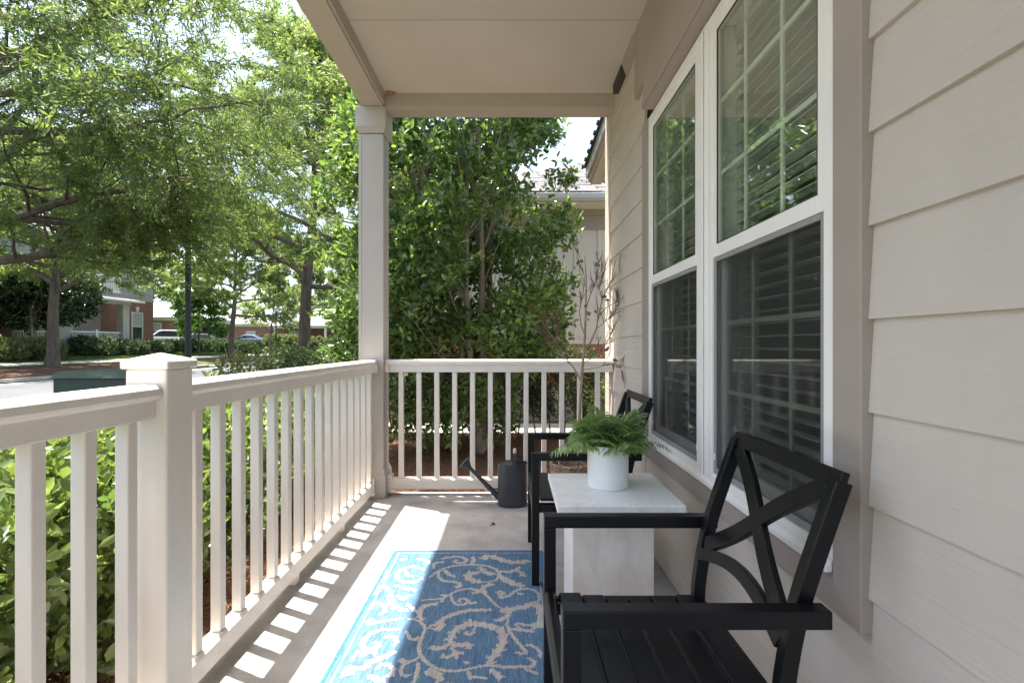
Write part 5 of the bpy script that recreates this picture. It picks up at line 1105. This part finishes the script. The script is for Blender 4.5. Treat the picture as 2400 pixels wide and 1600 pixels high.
# magnolia at the left, several trunks
mx, my = -24.3, 25.6; mz = ground_z(mx, my)
st_ = [([(mx + a * .3, my + b * .3, mz - .1), (mx + a * .6, my + b * .6, mz + 1.4), (mx + a * 1.0, my + b * 1.0, mz + 3.4)], .12) for a, b in ((-.8, -.9), (.2, -.3), (.5, 1.0), (-.2, .4))]
c = (mx, my, mz + 3.2); bush('magnolia_tree', (mx, my, mz), 'dark glossy magnolia tree with several trunks before the brick house', 'tree', None, ell(c, (2.3, 3.2, 1.75)), (mx - 2.3, my - 3.2, mz + 1.4), (mx + 2.3, my + 3.2, mz + 5.0), 2400, 81, .24, .10, LF_MAG, per=8, slen=.5, sc=1.6, gap=-.35, center=(mx, my, mz + 2.2), stems=st_, stem_mat=M_BARKL, twig_frac=.06, flat=False)
# clipped bushes and low planting in front of the house
def simple_bush(x, y, rx, ry, h, n, sd, label, m_, ll=.10, lw=.05, name='clipped_bush', group=None, per=8):
    z = ground_z(x, y); c = (x, y, z + h * .5); bush(name, (x, y, z), label, 'shrub', group, rbox(c, (rx, ry, h * .52), 2.8), (x - rx, y - ry, z), (x + rx, y + ry, z + h * 1.03), n, sd, ll, lw, m_, per=per, slen=.18, sc=5, gap=-.6, twig_frac=.10, center=(x, y, z + .1))
simple_bush(-22.9, 22.6, .95, 1.0, 1.15, 800, 201, 'round clipped yellow green bush at the walk, away from the trunk', LF_BOX)
simple_bush(-22.7, 24.4, .85, .85, 1.1, 800, 202, 'round clipped bush with brown bare base next to the oak trunk', LF_BOX)
for i, (x, y, rx, ry, h, lab) in enumerate(((-24.0, 29.0, .9, 1.3, 1.15, 'dark spreading shrub at the foot of the porch pillar'), (-24.0, 31.6, .8, 1.4, .95, 'low dark shrub under the porch railing'), (-24.2, 34.2, .8, 1.4, .85, 'low grey green shrub under the porch corner'), (-25.0, 36.6, .8, 1.3, .85, 'low shrub below the brick house window'))):
    simple_bush(x, y, rx, ry, h, 600, 210 + i, lab, LF_LOW, .15, .05, 'low_shrub')
for i, (x, y, rx, ry, h, lab) in enumerate(((-25.2, 39.5, 1.2, 1.6, 1.0, 'dark rounded shrub past the brick house corner'), (-24.0, 41.8, 1.4, 1.6, 1.1, 'dark rounded shrub in front of the sedan'), (-22.9, 44.0, 1.2, 1.3, 1.0, 'small shrub between sedan and forked oak'))):
    simple_bush(x, y, rx, ry, h, 700, 220 + i, lab, LF_LOW, .17, .07, 'rounded_shrub')
for i, x in enumerate((-27.6, -25.2, -22.8, -20.4, -18.4)):
    simple_bush(x, 58.9 if i else 59.2, 1.4, .9, 1.55, 560, 230 + i, ['bright hedge bush beside the parked vehicle, its house side end', 'bright hedge bush hiding the parked vehicle', 'bright hedge bush in the middle of the end house row', 'bright hedge bush near the slim lamp post', 'bright hedge bush ending the row by the hydrant'][i], LF_BOX, .22, .10, 'hedge_bush', 'bright hedge before the end house')
simple_bush(-12.6, 60.5, 3.6, 1.0, 1.3, 800, 240, 'long low hedge before the white columned house', LF_BOX, .24, .11, 'hedge_bush')
c = (-33.0, 51.2, 2.2); bush('ivy_hedge', (-29.6, 50.9 - 2.2, .75), 'tall dark leafy hedge behind the sedan', 'hedge', None, rbox((-29.6, 48.7, 2.1), (1.9, .6, 1.5), 5), (-31.5, 48.1, .7), (-27.7, 49.3, 3.6), 1000, 250, .25, .13, LF_LOW, per=8, slen=.3, sc=3, gap=-.7, twig_frac=.05)
# lawn blades on the verge strips
def lawn(name, n, x0, x1, y0, y1, seed, h=.06, wd=.008, label='mown green lawn along the kerb'):
    r = np.random.default_rng(seed); X_ = r.uniform(x0, x1, n); Y_ = r.uniform(y0, y1, n); Z_ = np.array([ground_z(a, b) for a, b in zip(X_, Y_)])
    a = r.uniform(0, 6.28, n); hh = h * r.uniform(.5, 1.2, n); C_ = np.stack([X_, Y_, Z_ - .005], 1); W_ = np.stack([np.cos(a), np.sin(a), 0 * a], 1) * wd
    Tp = C_ + np.stack([r.normal(0, .4, n) * hh, r.normal(0, .4, n) * hh, hh], 1); V = np.stack([C_ - W_, C_ + W_, Tp], 1)
    tag(quads_obj(name, V, 3, M_GRASS), label, 'grass')
lawn('grass', 50000, -24.0, -22.05, 14, 48, 301, .09, .014, 'mown green lawn between the sidewalk and the brick house')
lawn('grass', 40000, -20.65, -17.8, 39, 49, 302, .09, .016, 'mown green kerbside lawn around the slim lamp post')
lawn('grass', 20000, -20.65, -20.0, 12, 39, 303, .08, .014, 'narrow green grass strip beside the sidewalk')
lawn('grass', 30000, -8.4, -6.9, 4, 30, 304, .08, .008, 'grass verge on the porch side of the street')
